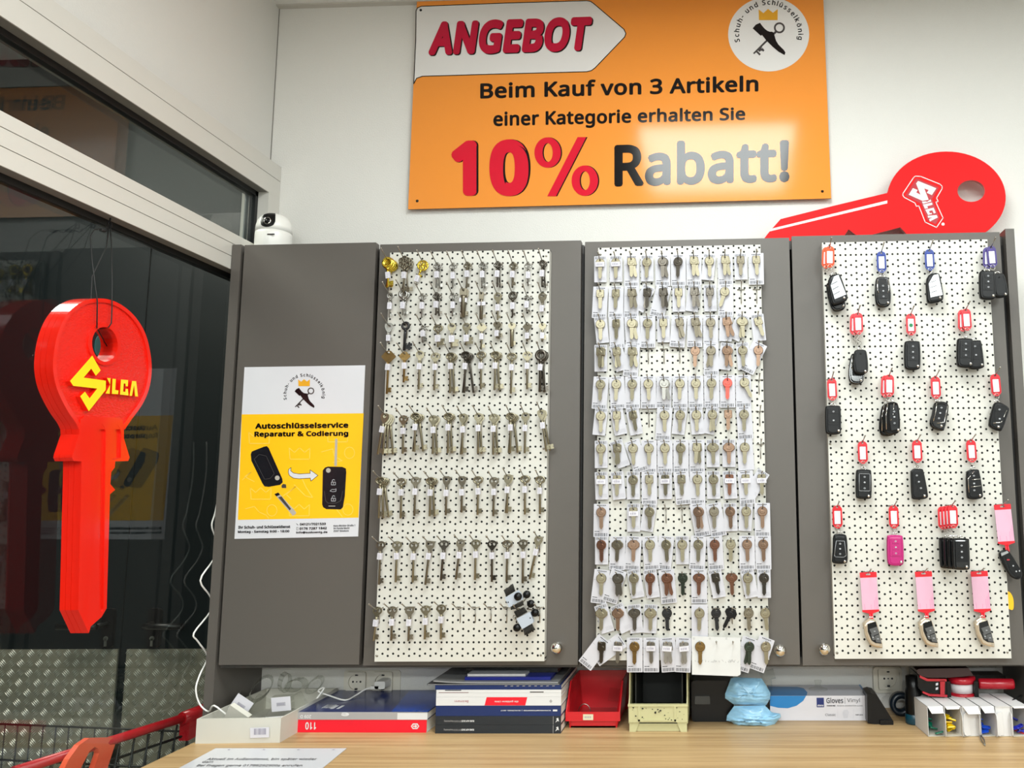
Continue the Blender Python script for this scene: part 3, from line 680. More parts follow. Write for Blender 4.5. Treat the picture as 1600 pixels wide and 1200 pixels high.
def bow_mesh(st, m):
    """bow of an old-fashioned key, hanging point at the origin, neck at (0, 0, -h); returns mesh, h"""
    k = ('bow', st, m.name)
    if k in MESH: return MESH[k]
    q = MB(); T = 0.0022
    if st == 'oval':        # wide ring with a trefoil inside
        q.ring((0, 0, -0.004), 0.0105, 0.0075, 0.0019, 22, 7); q.ring((-0.0042, 0, -0.0045), 0.0034, 0.0034, 0.0011, 12, 5); q.ring((0.0042, 0, -0.0045), 0.0034, 0.0034, 0.0011, 12, 5)
        q.cyl((0, 0, -0.0105), (0, 0, -0.0165), 0.0028, 10); q.ring((0, 0, -0.0135), 0.0033, 0.0033, 0.0009, 12, 5, 0, 'z'); h = 0.016
    elif st == 'trefoil':   # small furniture key: three little rings
        for a, b in ((0, -0.001), (-0.0044, -0.0062), (0.0044, -0.0062)): q.ring((a, 0, b), 0.0042, 0.0042, 0.0012, 14, 6)
        q.cyl((0, 0, -0.009), (0, 0, -0.0145), 0.0022, 8); h = 0.014
    elif st == 'flower':
        for i in range(6): q.ring((0.0062*math.sin(i*1.0472), 0, -0.005+0.0062*math.cos(i*1.0472)), 0.0036, 0.0036, 0.0012, 12, 5)
        q.ring((0, 0, -0.005), 0.003, 0.003, 0.0011, 12, 5); q.cyl((0, 0, -0.0135), (0, 0, -0.018), 0.002, 8); h = 0.0175
    elif st == 'rose':
        for i in range(7): q.ring((0.005*math.sin(i*0.8976), 0, -0.005+0.005*math.cos(i*0.8976)), 0.0048, 0.0042, 0.0011, 12, 5)
        q.ring((0, 0, -0.005), 0.0095, 0.009, 0.0015, 18, 5); q.cyl((0, 0, -0.014), (0, 0, -0.02), 0.002, 8); h = 0.0195
    elif st == 'ring':
        q.ring((0, 0, -0.0045), 0.0068, 0.0068, 0.0018, 20, 7); q.cyl((0, 0, -0.011), (0, 0, -0.016), 0.0024, 8); h = 0.0155
    elif st == 'bigring':
        q.ring((0, 0, -0.005), 0.0078, 0.0078, 0.0031, 20, 8); q.cyl((0, 0, -0.013), (0, 0, -0.018), 0.0032, 8); h = 0.0175
    elif st == 'heart':
        out = [(0, -0.021), (-0.007, -0.012), (-0.0098, -0.004), (-0.0085, 0.002), (-0.004, 0.0048), (0, 0.004), (0.004, 0.0048), (0.0085, 0.002), (0.0098, -0.004), (0.007, -0.012)]
        q.prism(out, -T/2, T/2, holes=[ellipse(0, -0.003, 0.0045, 0.0042, 14)]); h = 0.0195
    elif st == 'two':       # plate with two kidney holes
        out = ellipse(0, -0.004, 0.0112, 0.0092, 22, -55, 235)+[(-0.0026, -0.0175), (0.0026, -0.0175)]
        q.prism(out, -T/2, T/2, holes=[ellipse(-0.0046, -0.0035, 0.0031, 0.0036, 10), ellipse(0.0046, -0.0035, 0.0031, 0.0036, 10)]); h = 0.017
    elif st == 'round2':    # round plate with a wide slot
        out = ellipse(0, -0.005, 0.0098, 0.0098, 22, -62, 242)+[(-0.003, -0.0195), (0.003, -0.0195)]
        q.prism(out, -T/2, T/2, holes=[ellipse(0, -0.002, 0.0060, 0.0036, 16)]); h = 0.019
    elif st == 'square':
        q.prism([(-0.0105, 0.0045), (0.0105, 0.0045), (0.0095, -0.008), (0.0045, -0.0135), (0.0025, -0.0185), (-0.0025, -0.0185), (-0.0045, -0.0135), (-0.0095, -0.008)], -T/2, T/2, holes=[rrect(-0.006, 0.006, -0.005, 0.0012, 0.001, 2)]); h = 0.018
    elif st == 'diamond':
        q.prism([(0, 0.006), (0.0045, 0.0045), (0.0135, -0.005), (0.0125, -0.0075), (0.003, -0.0165), (-0.003, -0.0165), (-0.0125, -0.0075), (-0.0135, -0.005), (-0.0045, 0.0045)], -T/2, T/2, holes=[ellipse(0, 0.0015, 0.0024, 0.0024, 10)]); h = 0.016
    elif st == 'flatplate':
        q.prism([(-0.006, 0.004), (0.006, 0.004), (0.009, -0.001), (0.007, -0.007), (0.0035, -0.009), (0.0035, -0.012), (-0.0035, -0.012), (-0.0035, -0.009), (-0.007, -0.007), (-0.009, -0.001)], -T/2, T/2, holes=[ellipse(0, 0, 0.0022, 0.0022, 10)]); h = 0.0115
    elif st == 'tee':
        q.ring((0, 0, -0.003), 0.0045, 0.0035, 0.001, 12, 5); q.tube([(-0.008, 0, -0.007), (0.008, 0, -0.007)], 0.0013, 6); q.sphere((-0.008, 0, -0.007), 0.002, nu=8, nv=6); q.sphere((0.008, 0, -0.007), 0.002, nu=8, nv=6); h = 0.007
    elif st == 'block':
        q.prism(rrect(-0.0085, 0.0085, -0.012, 0.006, 0.003), -0.003, 0.003, holes=[ellipse(0, 0.001, 0.003, 0.003, 10)]); h = 0.011
    elif st == 'cap':
        q.prism(rrect(-0.0055, 0.0055, -0.014, 0.004, 0.003), -0.0022, 0.0022, holes=[ellipse(0, 0.001, 0.0024, 0.0024, 10)]); h = 0.013
    MESH[k] = (q.mesh('bow', m), h); return MESH[k]
def shank_mesh(L, r, m):
    k = ('shank', round(L, 3), r, m.name)
    if k not in MESH:
        q = MB(); q.tube([(0, 0, 0), (0, 0, -L*0.15), (0, 0, -L+0.0006), (0, 0, -L)], [r*1.15, r, r, r*0.7], 10); MESH[k] = q.mesh('shank', m)
    return MESH[k]
def bit_mesh(w, h, m):
    k = ('bit', w, h, m.name)
    if k not in MESH:
        q = MB(); q.prism([(0.001, 0), (w*0.35, 0), (w*0.35, -h*0.25), (w*0.45, -h*0.25), (w*0.45, 0), (w, 0), (w, -h*0.45), (w*0.8, -h*0.45), (w*0.8, -h*0.6), (w, -h*0.6), (w, -h), (0.001, -h)], -0.0011, 0.0011); MESH[k] = q.mesh('bit', m)
    return MESH[k]
def sticker_mesh(w, h):
    k = ('stk', w, h)
    if k not in MESH:
        q = MB(); q.box(-w/2, w/2, -0.0038, 0.0030, -h, 0, 0)
        for i in range(4): q.box(-w*0.3, w*(0.05+0.09*((i*7) % 4)), -0.0040, -0.0038, -h*(0.22+0.2*i), -h*(0.17+0.2*i), 1)
        MESH[k] = q.mesh('price_sticker', [M_stk, M_stp])
    return MESH[k]
def mortice_key(p, L, st, c, label, rotd=0.0, yaw=0.0, stick=True, r=0.0026, bit=(0.010, 0.011), sk=(0.010, 0.0145), bs=1.0):
    m = KM[c]; t = thing('warded_key', label, 'key', p, 'warded keys on the left pegboard', (0, math.radians(rotd), math.radians(yaw)))
    bm, h = bow_mesh(st, m); o = put('bow', bm, t); o.scale = (bs, 1.0 if bs < 1.3 else 1.2, bs); h *= bs
    put('shank', shank_mesh(L-h, r, m), t, (0, 0, -h)); b = bit_mesh(bit[0], bit[1], m)
    put('bit', b, t, (0, 0, -L+bit[1]+0.004))
    if stick: put('price_sticker', sticker_mesh(*sk), t, (0, 0, -h-0.004-random.uniform(0, 0.003)), (0, math.radians(random.uniform(-4, 4)), 0))
    return t
YH = BY-0.012
# survey of the left board, crop by crop: hanging point, lower end, bow, number of keys, finish
C1 = (570, 370, 5.0); C2 = (570, 600, 5.0); C3 = (560, 820, 5.0)
ROWS1 = [
 (C1, 'small', [(190, 190, 400, 'bigring', 4, 'g'), (318, 180, 440, 'flower', 3, 'a'), (462, 205, 330, 'rose', 1, 'g'), (568, 215, 402, 'trefoil', 2, 's'), (690, 215, 398, 'trefoil', 1, 's'), (803, 210, 402, 'trefoil', 2, 'a'), (922, 210, 398, 'trefoil', 2, 's'), (1040, 205, 395, 'trefoil', 2, 'd'), (1160, 210, 388, 'trefoil', 2, 'a'), (1277, 210, 385, 'trefoil', 1, 's'), (1390, 195, 395, 'ring', 2, 'd')]),
 (C1, 'small', [(200, 448, 632, 'ring', 1, 's'), (305, 432, 615, 'bigring', 2, 's'), (450, 455, 634, 'trefoil', 1, 's'), (563, 448, 615, 'trefoil', 2, 'd'), (690, 450, 622, 'trefoil', 1, 's'), (775, 425, 630, 'block', 2, 'a'), (912, 445, 645, 'cap', 1, 'a'), (1040, 452, 650, 'round2', 1, 'n'), (1157, 445, 628, 'bigring', 1, 'd'), (1270, 462, 585, 'tee', 2, 's'), (1388, 452, 590, 'round2', 1, 'a')]),
 (C1, 'mid', [(190, 688, 830, 'heart', 1, 's'), (320, 680, 890, 'bigring', 1, 'k'), (458, 698, 828, 'tee', 2, 's'), (573, 702, 862, 'oval', 1, 'n'), (680, 690, 868, 'round2', 1, 'n'), (795, 688, 850, 'round2', 1, 'n'), (915, 692, 880, 'diamond', 1, 'n'), (1035, 680, 795, 'flatplate', 2, 'a'), (1150, 688, 858, 'flatplate', 1, 'n'), (1270, 688, 818, 'diamond', 1, 'a'), (1388, 690, 814, 'flatplate', 1, 'n')]),
 (C1, 'big', [(187, 912, 1228, 'diamond', 1, 'b'), (312, 915, 1138, 'diamond', 1, 'b'), (432, 905, 1192, 'round2', 1, 'n'), (553, 922, 1200, 'two', 1, 'n'), (675, 922, 1222, 'oval', 2, 'n'), (795, 915, 1222, 'oval', 3, 'd'), (910, 912, 1192, 'oval', 1, 'n'), (1025, 912, 1200, 'oval', 2, 'n'), (1150, 922, 1225, 'oval', 1, 'n'), (1270, 912, 1192, 'two', 1, 'n'), (1378, 905, 1215, 'bigring', 2, 'd')]),
 (C2, 'big', [(170, 245, 555, 'heart', 4, 'n'), (303, 262, 545, 'two', 1, 'n'), (405, 242, 530, 'oval', 3, 'n'), (540, 262, 550, 'two', 2, 'n'), (658, 242, 540, 'oval', 2, 'n'), (770, 247, 550, 'heart', 2, 'n'), (890, 242, 545, 'round2', 2, 'n'), (1010, 250, 550, 'two', 2, 'n'), (1145, 242, 540, 'oval', 3, 'n'), (1255, 237, 542, 'round2', 1, 'n'), (1380, 217, 530, 'heart', 2, 'n')]),
 (C2, 'big', [(132, 742, 1048, 'oval', 3, 'n'), (287, 752, 1052, 'oval', 1, 'n'), (398, 742, 1030, 'two', 1, 'a'), (520, 745, 1035, 'oval', 2, 'n'), (640, 735, 1025, 'heart', 1, 'a'), (760, 735, 1004, 'heart', 1, 'a'), (885, 737, 1025, 'oval', 1, 'n'), (1010, 745, 1033, 'two', 1, 'a'), (1120, 720, 1010, 'heart', 2, 'n'), (1252, 730, 1020, 'oval', 1, 'n'), (1370, 735, 1016, 'oval', 1, 'n')]),
 (C3, 'big', [(175, 145, 468, 'two', 1, 'a'), (302, 145, 450, 'two', 1, 'n'), (435, 148, 450, 'two', 1, 'n'), (562, 142, 470, 'square', 1, 'a'), (670, 138, 436, 'two', 1, 'd'), (800, 128, 428, 'round2', 1, 'a'), (918, 132, 432, 'two', 1, 'n'), (1045, 138, 446, 'two', 1, 'd'), (1165, 136, 445, 'oval', 1, 'a'), (1287, 132, 456, 'two', 1, 'a'), (1410, 105, 430, 'heart', 1, 'n')]),
 (C3, 'big', [(150, 658, 908, 'two', 1, 'n'), (265, 655, 905, 'two', 1, 'a'), (400, 655, 910, 'square', 1, 'a'), (527, 648, 894, 'two', 1, 'n'), (648, 640, 895, 'two', 1, 'n'), None, None, None, None, None, None]),
]
TILT1 = {(0, 0): 4, (0, 2): 22, (3, 0): 1, (6, 3): 5, (6, 10): 12, (6, 5): 6, (4, 10): -8, (7, 0): 5, (6, 4): 4, (2, 1): 2}
BOWW = {'oval': 'oval bow', 'trefoil': 'trefoil bow', 'flower': 'flower bow', 'rose': 'rose bow', 'ring': 'ring bow', 'bigring': 'thick ring bow', 'heart': 'heart bow', 'two': 'two-hole bow', 'round2': 'round bow', 'square': 'square bow', 'diamond': 'diamond bow', 'flatplate': 'flat bow', 'tee': 'tiny bow', 'block': 'block bow', 'cap': 'plain bow'}
POS = {1: [''], 2: ['', 'rear '], 3: ['', 'middle ', 'rear '], 4: ['', 'second ', 'third ', 'rear ']}
for ri, (C, size, row) in enumerate(ROWS1):
    for ci, kd in enumerate(row):
        if kd is None:
            x = (700, 800, 918, 1040, 1163, 1420)[ci-5]
            if ci in (6, 7, 8, 9, 10): hook(PEG1, 1, at(C[0]+x/C[2], C[1]+645/C[2], BY))
            continue
        hx, hy, by, st, n, c = kd
        p = at(C[0]+hx/C[2], C[1]+hy/C[2], YH); b = at(C[0]+hx/C[2], C[1]+by/C[2], YH); L = p.z-b.z
        hook(PEG1, 1, Vector((p.x, 0, p.z+0.001)))
        for j in range(n):
            kw = dict(stick=(j == 0))
            if size == 'small': kw.update(r=0.0019, bit=(0.007, 0.006), sk=(0.0095, 0.0155))
            elif size == 'mid': kw.update(r=0.0023, bit=(0.0085, 0.009), sk=(0.009, 0.014))
            if st == 'block': kw.update(r=0.0060, sk=(0.017, 0.010), bit=(0.012, 0.010))
            if st == 'cap': kw.update(r=0.0040, sk=(0.018, 0.009), bit=(0.011, 0.008))
            if (ri, ci) in ((2, 3), (2, 4), (2, 5)): kw.update(bit=(0.016, 0.016), sk=(0.012, 0.016))
            if (ri, ci) == (2, 1): kw.update(stick=False, bit=(0.018, 0.014), r=0.0034)
            if (ri, ci) == (2, 8): kw.update(stick=False, r=0.0045)
            if c == 'g' and ci == 0: kw.update(bit=(0.013, 0.010), r=0.0026)
            if (ri, ci) == (0, 1): kw.update(bit=(0.012, 0.010))
            if (ri, ci) == (3, 10): kw.update(r=0.0034)
            kw['bs'] = {(0, 0): 1.35, (0, 1): 1.5, (0, 2): 1.3, (3, 0): 1.28, (3, 10): 1.3, (2, 6): 0.9, (2, 9): 0.85, (3, 1): 1.0, (1, 1): 1.1}.get((ri, ci), 1.0)
            tl = TILT1.get((ri, ci), 0)+(0 if j == 0 else (j*4.0*(-1 if (ci+j) % 3 else 1)))
            if n == 4: tl = TILT1.get((ri, ci), 0)+(-7+j*5 if st != 'heart' else 9-j*5)
            q = Vector((p.x+j*0.0022, p.y+0.0042*j-0.003*(n-1), p.z-0.0012*j))
            lab = f"{POS[n][j]}{KW[c]} key with {BOWW[st]}, left pegboard, {ORD[ri]} row, {ORD[ci]} from left"
            mortice_key(q, L*(1-0.015*j), st, c, lab, tl+random.uniform(-0.8, 0.8), random.uniform(-7, 7)+(12 if j else 0), **kw)

# bundle of key-cutting brushes and knobs on the last hook of the left board
M_lgp = mat('grey_blue_plastic', (176, 184, 196), 0.4); M_bri = mat('dark_bristle', (46, 44, 40), 0.8, var=0.3, vs=900)
bx = lambda u, v, y=-0.055: at(780+u/9.233, 910+v/9.233, y)
def brush(label, cs, br1, br2, screw, y):
    t = thing('bristle_block', label, 'brush', bx(cs[0][0], cs[0][1], y), 'bristle blocks on the left pegboard')
    q = MB(); q.prism([xz(bx(*p, y)) for p in cs], y-0.005, y+0.005); part(q, 'holder', M_lgp, t)
    for (a, b, c, d) in (br1, br2):
        q = MB()
        A, B, Cc, D = [bx(*p, y) for p in (a, b, c, d)]
        for i in range(9):
            for k in (-1, 0, 1):
                u = i/8; e = D.lerp(Cc, u); e = e+(e-A.lerp(B, u))*random.uniform(-0.06, 0.06)
                s = A.lerp(B, u); q.tube([s+Vector((0, k*0.002, 0)), e+Vector((random.uniform(-.0006, .0006), k*0.0028, 0))], 0.0010, 5)
        part(q, 'bristles', M_bri, t)
    p = bx(*screw, y); q = MB(); q.lathe([(0.0001, 0.0006), (0.0015, 0.0004), (0.0016, -0.001)], (p.x, y-0.005, p.z), 'y', 10); part(q, 'rivet', M_bp, t)
brush('upper grey block with dark bristles, lower right of the left pegboard', [(90, 215), (275, 112), (318, 165), (345, 245), (150, 360)], ((110, 200), (225, 130), (190, 25), (75, 105)), ((170, 350), (330, 265), (350, 330), (215, 385)), (138, 282), -0.060)
brush('lower grey block with dark bristles, hanging under the other one', [(255, 520), (425, 430), (450, 425), (500, 545), (498, 575), (340, 670)], ((265, 505), (400, 430), (350, 360), (220, 420)), ((350, 665), (465, 600), (510, 690), (375, 765)), (455, 508), -0.050)
for i, (u, v, w) in enumerate(((268, 205, 'largest, on the upper bristle block'), (395, 175, 'top right of the bristle bundle'), (455, 310, 'beside the upper bristle block'), (515, 440, 'right of the lower bristle block'), (255, 655, 'hanging lowest by a wire loop'))):
    p = bx(u, v, -0.070 if i == 0 else -0.050); t = thing('rubber_knob', 'black rubber knob '+w, 'knob', p, 'rubber knobs in the bristle bundle')
    q = MB(); q.lathe([(0.0001, 0.0045), (0.006, 0.004), (0.0085, 0.001), (0.0088, -0.003), (0.006, -0.006)], p, 'y', 18); part(q, 'cap', M_bp, t)
    q = MB(); e = bx(*((330, 330), (330, 300), (400, 380), (400, 380), (225, 500))[i], -0.035); q.tube([p+Vector((0, 0.006, 0)), (p+e)/2+Vector((0.002, 0.01, 0)), e], 0.0012, 6)
    if i == 4: q.ring((e.x, e.y, e.z), 0.0035, 0.0045, 0.001, 14, 5)
    part(q, 'wire', M_wire, t)
hook(PEG1, 1, bx(300, 380, BY))

# ================================================================ KEY BLANKS AND PRICE CARDS ON THE MIDDLE PEGBOARD
def bevelled(b, out, T, hole):
    b.prism(out, -T/2+0.0005, T/2, holes=[hole]); b.prism(out, -T/2-0.0003, -T/2+0.0005, holes=[hole], taper=0.10)
def blank_meshes(st, c):
    """modern cylinder-lock key: bow, blade; hanging hole at the origin"""
    k = ('blank', st, c)
    if k in MESH: return MESH[k]
    m = KM[c]; b = MB(); T = 0.0021; hole = ellipse(0, 0, 0.0020, 0.0020, 10)
    if st == 'R': bevelled(b, ellipse(0, -0.0065, 0.0112, 0.0112, 24, -70, 250), T, hole); z = -0.0168
    elif st == 'S': bevelled(b, rrect(-0.0092, 0.0092, -0.0150, 0.0042, 0.003), T, hole); z = -0.0148
    elif st == 'H': bevelled(b, [(-0.0065, 0.004), (0.0065, 0.004), (0.0135, -0.003), (0.0135, -0.010), (0.006, -0.0165), (-0.006, -0.0165), (-0.0135, -0.010), (-0.0135, -0.003)], T, hole); z = -0.0163
    elif st == 'C': bevelled(b, ellipse(0, -0.0055, 0.0135, 0.0095, 24, -50, 230)+[(-0.004, -0.017), (0.004, -0.017)], T, hole); z = -0.0165
    b.prism(ellipse(0, -0.008, 0.0058, 0.0042, 16), -T/2-0.0007, -T/2-0.0002, taper=0.2)
    q = MB(); L = 0.0275
    q.prism([(-0.0048, 0), (0.0048, 0), (0.0048, -0.004), (0.0040, -0.005), (0.0040, -L+0.005), (0.001, -L), (-0.0012, -L), (-0.0040, -L+0.0045), (-0.0040, -0.005), (-0.0048, -0.004)], -T/2, T/2)
    for x in (-0.0016, 0.0012): q.box(x, x+0.0009, -T/2-0.0003, -T/2, -L+0.006, -0.001)
    MESH[k] = (b.mesh('bow', m), q.mesh('blade', m), z); return MESH[k]
def card_mesh(kind):
    k = ('card', kind)
    if k in MESH: return MESH[k]
    q = MB(); rnd = random.Random(kind)
    w, h = (0.0350, 0.0745) if kind[0] == 'L' else (0.0295, 0.0625)
    if kind == 'P': w, h = 0.036, 0.07
    top = 0.011
    q.prism(rrect(-w/2, w/2, top-h, top, 0.0012, 2), 0, 0.0003, 0, holes=[ellipse(0, 0, 0.0022, 0.0022, 10)])
    def bars(z0, z1):
        x = -w*0.42
        while x < w*0.42:
            a = rnd.choice((0.0006, 0.0009, 0.0015)); q.poly([(x, -0.0002, z0), (x+a, -0.0002, z0), (x+a, -0.0002, z1), (x, -0.0002, z1)], 1); x += a+rnd.choice((0.0007, 0.0011, 0.0017))
    def line(x0, x1, z, t, m):
        x = x0
        while x < x1:
            a = rnd.uniform(0.001, 0.0035); q.poly([(x, -0.0002, z-t), (min(x+a, x1), -0.0002, z-t), (min(x+a, x1), -0.0002, z), (x, -0.0002, z)], m); x += a+0.0007
    if kind[0] == 'L':
        bars(top-h+0.002, top-h+0.009); line(-w*0.42, -w*0.1, top-h+0.0135, 0.0016, 1); line(-w*0.3, w*0.3, top-0.0025, 0.0016, 1); line(-w*0.2, w*0.2, top-0.0055, 0.0009, 2); line(-w*0.46, -w*0.3, -0.012, 0.0012, 2)
    elif kind[0] == 'S':
        bars(top-0.0075, top-0.0015); line(-w*0.3, w*0.2, top-0.0095, 0.0009, 1)
        for i in range(3): line(-w*0.1, w*0.42, top-h+0.012-0.0028*i, 0.0008, 2)
    MESH[k] = q.mesh('price_card', [M_card, M_cpr, M_cgr]); return MESH[k]
def cap_sticker():
    if 'capst' not in MESH:
        q = MB(); q.box(-0.0105, 0.0105, -0.0024, 0.0018, -0.0155, -0.0045, 0)
        for i, x in enumerate((-0.007, -0.003, 0.001, 0.004)): q.box(x, x+0.0018, -0.0026, -0.0024, -0.0122, -0.0078, 1)
        MESH['capst'] = q.mesh('price_sticker', [M_stk, M_stp])
    return MESH['capst']
SHW = {'R': 'round', 'S': 'square', 'H': 'six-sided', 'C': 'wide oval'}
X_ = None
# per hook: key (shape, finish, count, sticker), key tilt, card kind, card tilt
def K(s, t=0, card=None, ct=0): return (s, t, card, ct)
ROWS2 = [
 [K('Rn1*', 0, 'S', 0), K('Rn1*', 0, 'S', 0), K('Sn2', 0, 'L', 0), K('Rn1', 0, 'S', 0), K('Rd2', 0, 'L', 0), K('Rd1', 0, 'L', 0), K('Sn2', 0, 'L', 0), K('Rn1', 0, 'S', 6), K('Sn2', 0, 'L', -1), K('Sa1', 0, 'S', -1), K('Sn1', -3, 'L', 0)],
 [K('Sn1', 0, 'L', 3), K('Sn1', 0, 'L', 1), K('Sa2', 0, 'L', 2), K('Sd2', 0, 'S', 27), K('Sd2', 0, 'L', 14), K('Sn1', 0, 'S', 0), K('Sd2', 0, 'S', 8), K('Sd1', 0, 'S', -1), K('Rn1', 18, 'L', 0), None, None],
 [K('Rn1', 0, 'S', -6), K('Sn1', 0, 'L', -2), K('Rn2', 0, 'L', -3), K('Rn1', 0, 'L', 0), K('Sn1', 0, 'S', 0), K('Sa2', -14, 'L', 5), K('Sa2', -6, 'L', 1), K('Ra1', 0, 'L', 0), K('Sp2', -8, 'S', 3), K('Hn2', -5, 'S', 24), K('Sn1', -16, 'S', -5)],
 [K('Sn3', 0, 'S', 0), K('Sn2', -10, 'S', -16), K('Sn2', 0, 'L', 4), None, None, None, K('Rp1', 0), K('Ra2', 0, 'L', 0), K('Rp2', 0, 'S', 9), K('Rn1', 0, 'S', -4), K('Rp1', 0, 'L', 27)],
 [K('Rn1', 0, 'L', 4), K('Rn1', 0, 'L', -3), K('Rn1', 0, 'L', 0), K('Rn1', 0, 'L', 0), K('Rs2', 0, 'L', 2), K('Rn1', 0, 'L', 0), K('Rn1', 0, 'L', 0), K('Rn1', 0, 'L', 0), K('Rr1', 0, 'L', 0), K('Rn1', -24, 'L', 0), None],
 [K('Rn1', 0, 'S', 6), K('Sn1', 0, 'S', -11), K('Sn1', -10, 'S', -10), None, K('Rn1', 0, 'L', 4), K('Rn1', 0, 'S', 7), K('Rn1', 0, 'S', -4), K('Rn2', -4, 'S', 13), K('Sp1', 0), K('Rn1', 0, 'L', -3), None],
 [K('Rn1', 0, 'S', 0), K('Sn2', -8, 'S', -18), K('Rn1', -4, 'L', -18), K('Rn1', 0, 'L', 0), K('Rn1', 0, 'L', 0), K('Rn1', 0, 'L', 0), K('Sn2', 3, 'L', 0), K('Hn1', 0, 'S', 0), K('Hp1', 0, 'S', 0), K('Rn1', 0, 'P', -3), None],
 [K('Sn1*', 0, 'S', -2), K('Sn1*', 0, 'S', -6), K('Rn1', 0, 'S', 0), K('Sn1', 0, 'L', 0), K('Sn1*', 0, 'S', 0), K('Sn1', -3, 'L', -5), K('Rn1', 0, 'L', 0), K('Rn1', 0, 'S', 0), K('Sc1*', 0, 'S', -3), K('Sn1*', 0, 'L', -4), K('Sn1*', 0, 'S', 32)],
 [K('Rp1', 0, 'L', 1), X_, K('Sn1*', 0, 'S', 0), K('Rn1', 0, 'S', 9), None, None, K('Rp2', 0, 'L', -10), K('Ra1', 0, 'L', -10), K('Rp1', 0, 'S', -2), K('Rn1', 0, 'S', 4), K('Rp1', 0, 'L', 0)],
 [K('Rc1', 0, 'S', 0), K('Ha1', 0, 'L', 2), K('Hp1', 0, 'L', 4), K('Rn1', 0, 'L', -4), K('Rn1', -3, 'L', 7), K('Rn1', 0, 'S', 0), K('Rn1', 0, 'L', 4), K('Rc1', 0, 'L', -3), K('Rn1', 0), K('Rp1', 0, 'L', 0), K('Rp1', 0, 'L', 0)],
 [K('Rn1', 0, 'L', 7), K('Rd3', 0, 'L', 18), K('Rn1', 0, 'S', -10), K('Rc1', 0, 'S', -8), K('Rc2', 0, 'L', -5), K('Re1', 0), K('Cc1', 0, 'L', 0), K('Sd1', -10, 'S', -10), K('Cc1', 0), K('Rn1', 0, 'S', -10), K('Rd1', 0, 'S', 0)],
 [K('Hn1', 0, 'S', -16), K('Hp1', 0, 'S', -24), K('Cd1', 0, 'S', -6), K('Hn1', 0, 'S', 3), K('Rk1', 0), X_, K('Rn1', 0, 'P', 0), K('Rk1', -2), K('Hk1', 25), K('Ra1', 0), K('Rn1', -4)],
 [K('Sd1', 0, 'L', 38), K('Ss1*', 0, 'L', 55), K('Rb1', 0, 'L', 0), K('Ss1*', 0, 'L', 0), K('Ss2*', 5, 'L', -4), K('Ss2*', -5, 'L', 3), K('Rb1', 0), None, None, K('Re2', 3, 'L', 18), K('Rn1', 0, 'L', 20)],
]
HYS = [(407, -4.6), (455, -4.2), (502, -3.8), (546, -3.4), (596, -3.0), (645, -2.6), (696, -2.2), (745, -1.8), (795, -1.4), (846, -1.0), (898, -0.6), (952.6, -0.3), (1004.5, 0)]
RST = []
nh = 0
for ri, row in enumerate(ROWS2):
    fy = (HYS[ri][0]-405)/600; xa = 938+2.5*fy; dx = 24.33+1.25*fy
    for ci, kd in enumerate(row):
        if (ri, ci) in ((8, 1), (11, 5)): continue
        px = xa+dx*ci; py = HYS[ri][0]+HYS[ri][1]*ci/10
        p = at(px, py, YH)
        hp = Vector((p.x, 0, p.z))
        if nh < 100 or kd is None: hook(PEG2, 2, hp); nh += 1
        else: RST.append(hp)
        if kd is None: continue
        s, tl, card, ct = kd; st, c, n, stk = s[0], s[1], int(s[2]), s.endswith('*')
        where = f"middle pegboard, {ORD[ri]} row from top, {ORD[ci]} from left"
        if card:
            o = put('price_card', card_mesh(card), None, Vector((p.x, p.y+0.0022-0.0004*(ri % 4)-0.00025*(ci % 3), p.z)), (random.uniform(0.01, 0.05), math.radians(ct), 0))
            txt = {'L': 'long white barcode card', 'S': 'short white barcode card', 'P': 'plain white card'}[card]
            tag(o, f"{txt} behind the key, {where}", 'price card', 'price cards on the middle pegboard')
        for j in range(n):
            b, bl, z = blank_meshes(st, c)
            q = Vector((p.x+0.0015*j, p.y-0.004-0.0035*(n-1)+0.0033*j, p.z-0.001-0.0006*j))
            t = thing('house_key', f"{POS[n][j]}{KW[c]} {SHW[st]}-bow key{' with price sticker' if stk and j == 0 else ''}, {where}", 'key', q, 'house keys on the middle pegboard',
                      (0.0, math.radians(tl+random.uniform(-2, 2)+(0 if j == 0 else (12*(-1)**(ci+j) if n < 3 else (14*j-21)))), math.radians(random.uniform(-12, 12))))
            put('bow', b, t); put('blade', bl, t, (0, 0, z))
            if stk and j == 0: put('price_sticker', cap_sticker(), t)
# the remaining hooks of the middle board
q = MB(); hm = hook_mesh(0.050, 0.008, 5)
for hp in RST:
    q.M = Matrix.Translation(Vector((hp.x, BY, hp.z+0.001))-origin(PEG2)); q.add(hm.v, hm.f, 0, True)
if RST: tag(q.build('peg_hook', M_wire, PEG2), kind='stuff')
# handwritten sheet over the bottom of the board
M_note = mat('note_paper', (206, 206, 205), 0.6)
M_pen = mat('pale_pencil', (150, 148, 150), 0.7)
ns = lambda u, v: at(900+u/4.444, 820+v/4.444, YH-0.0005)
q = MB(); q.prism([xz(ns(*p)) for p in [(803, 772), (1142, 785), (1143, 1040), (1118, 1052), (805, 1040)]], YH-0.0005, YH-0.0001, 0)
rr = random.Random(3); x = 825
while x < 1130:
    a = rr.uniform(4, 12); strip(q, [ns(x, 945+rr.uniform(-9, 9))+FRONT(0.0003), ns(x+a*0.5, 945+rr.uniform(-12, 12))+FRONT(0.0003), ns(x+a, 948+rr.uniform(-9, 9))+FRONT(0.0003)], 0.0006, 1); x += a+rr.choice((1, 2, 14))
for u in (815, 925, 1040):
    strip(q, [ns(u, 785)+FRONT(0.0003), ns(u+8, 785)+FRONT(0.0003), ns(u+8, 795)+FRONT(0.0003), ns(u, 795)+FRONT(0.0003)], 0.0005, 1, True)
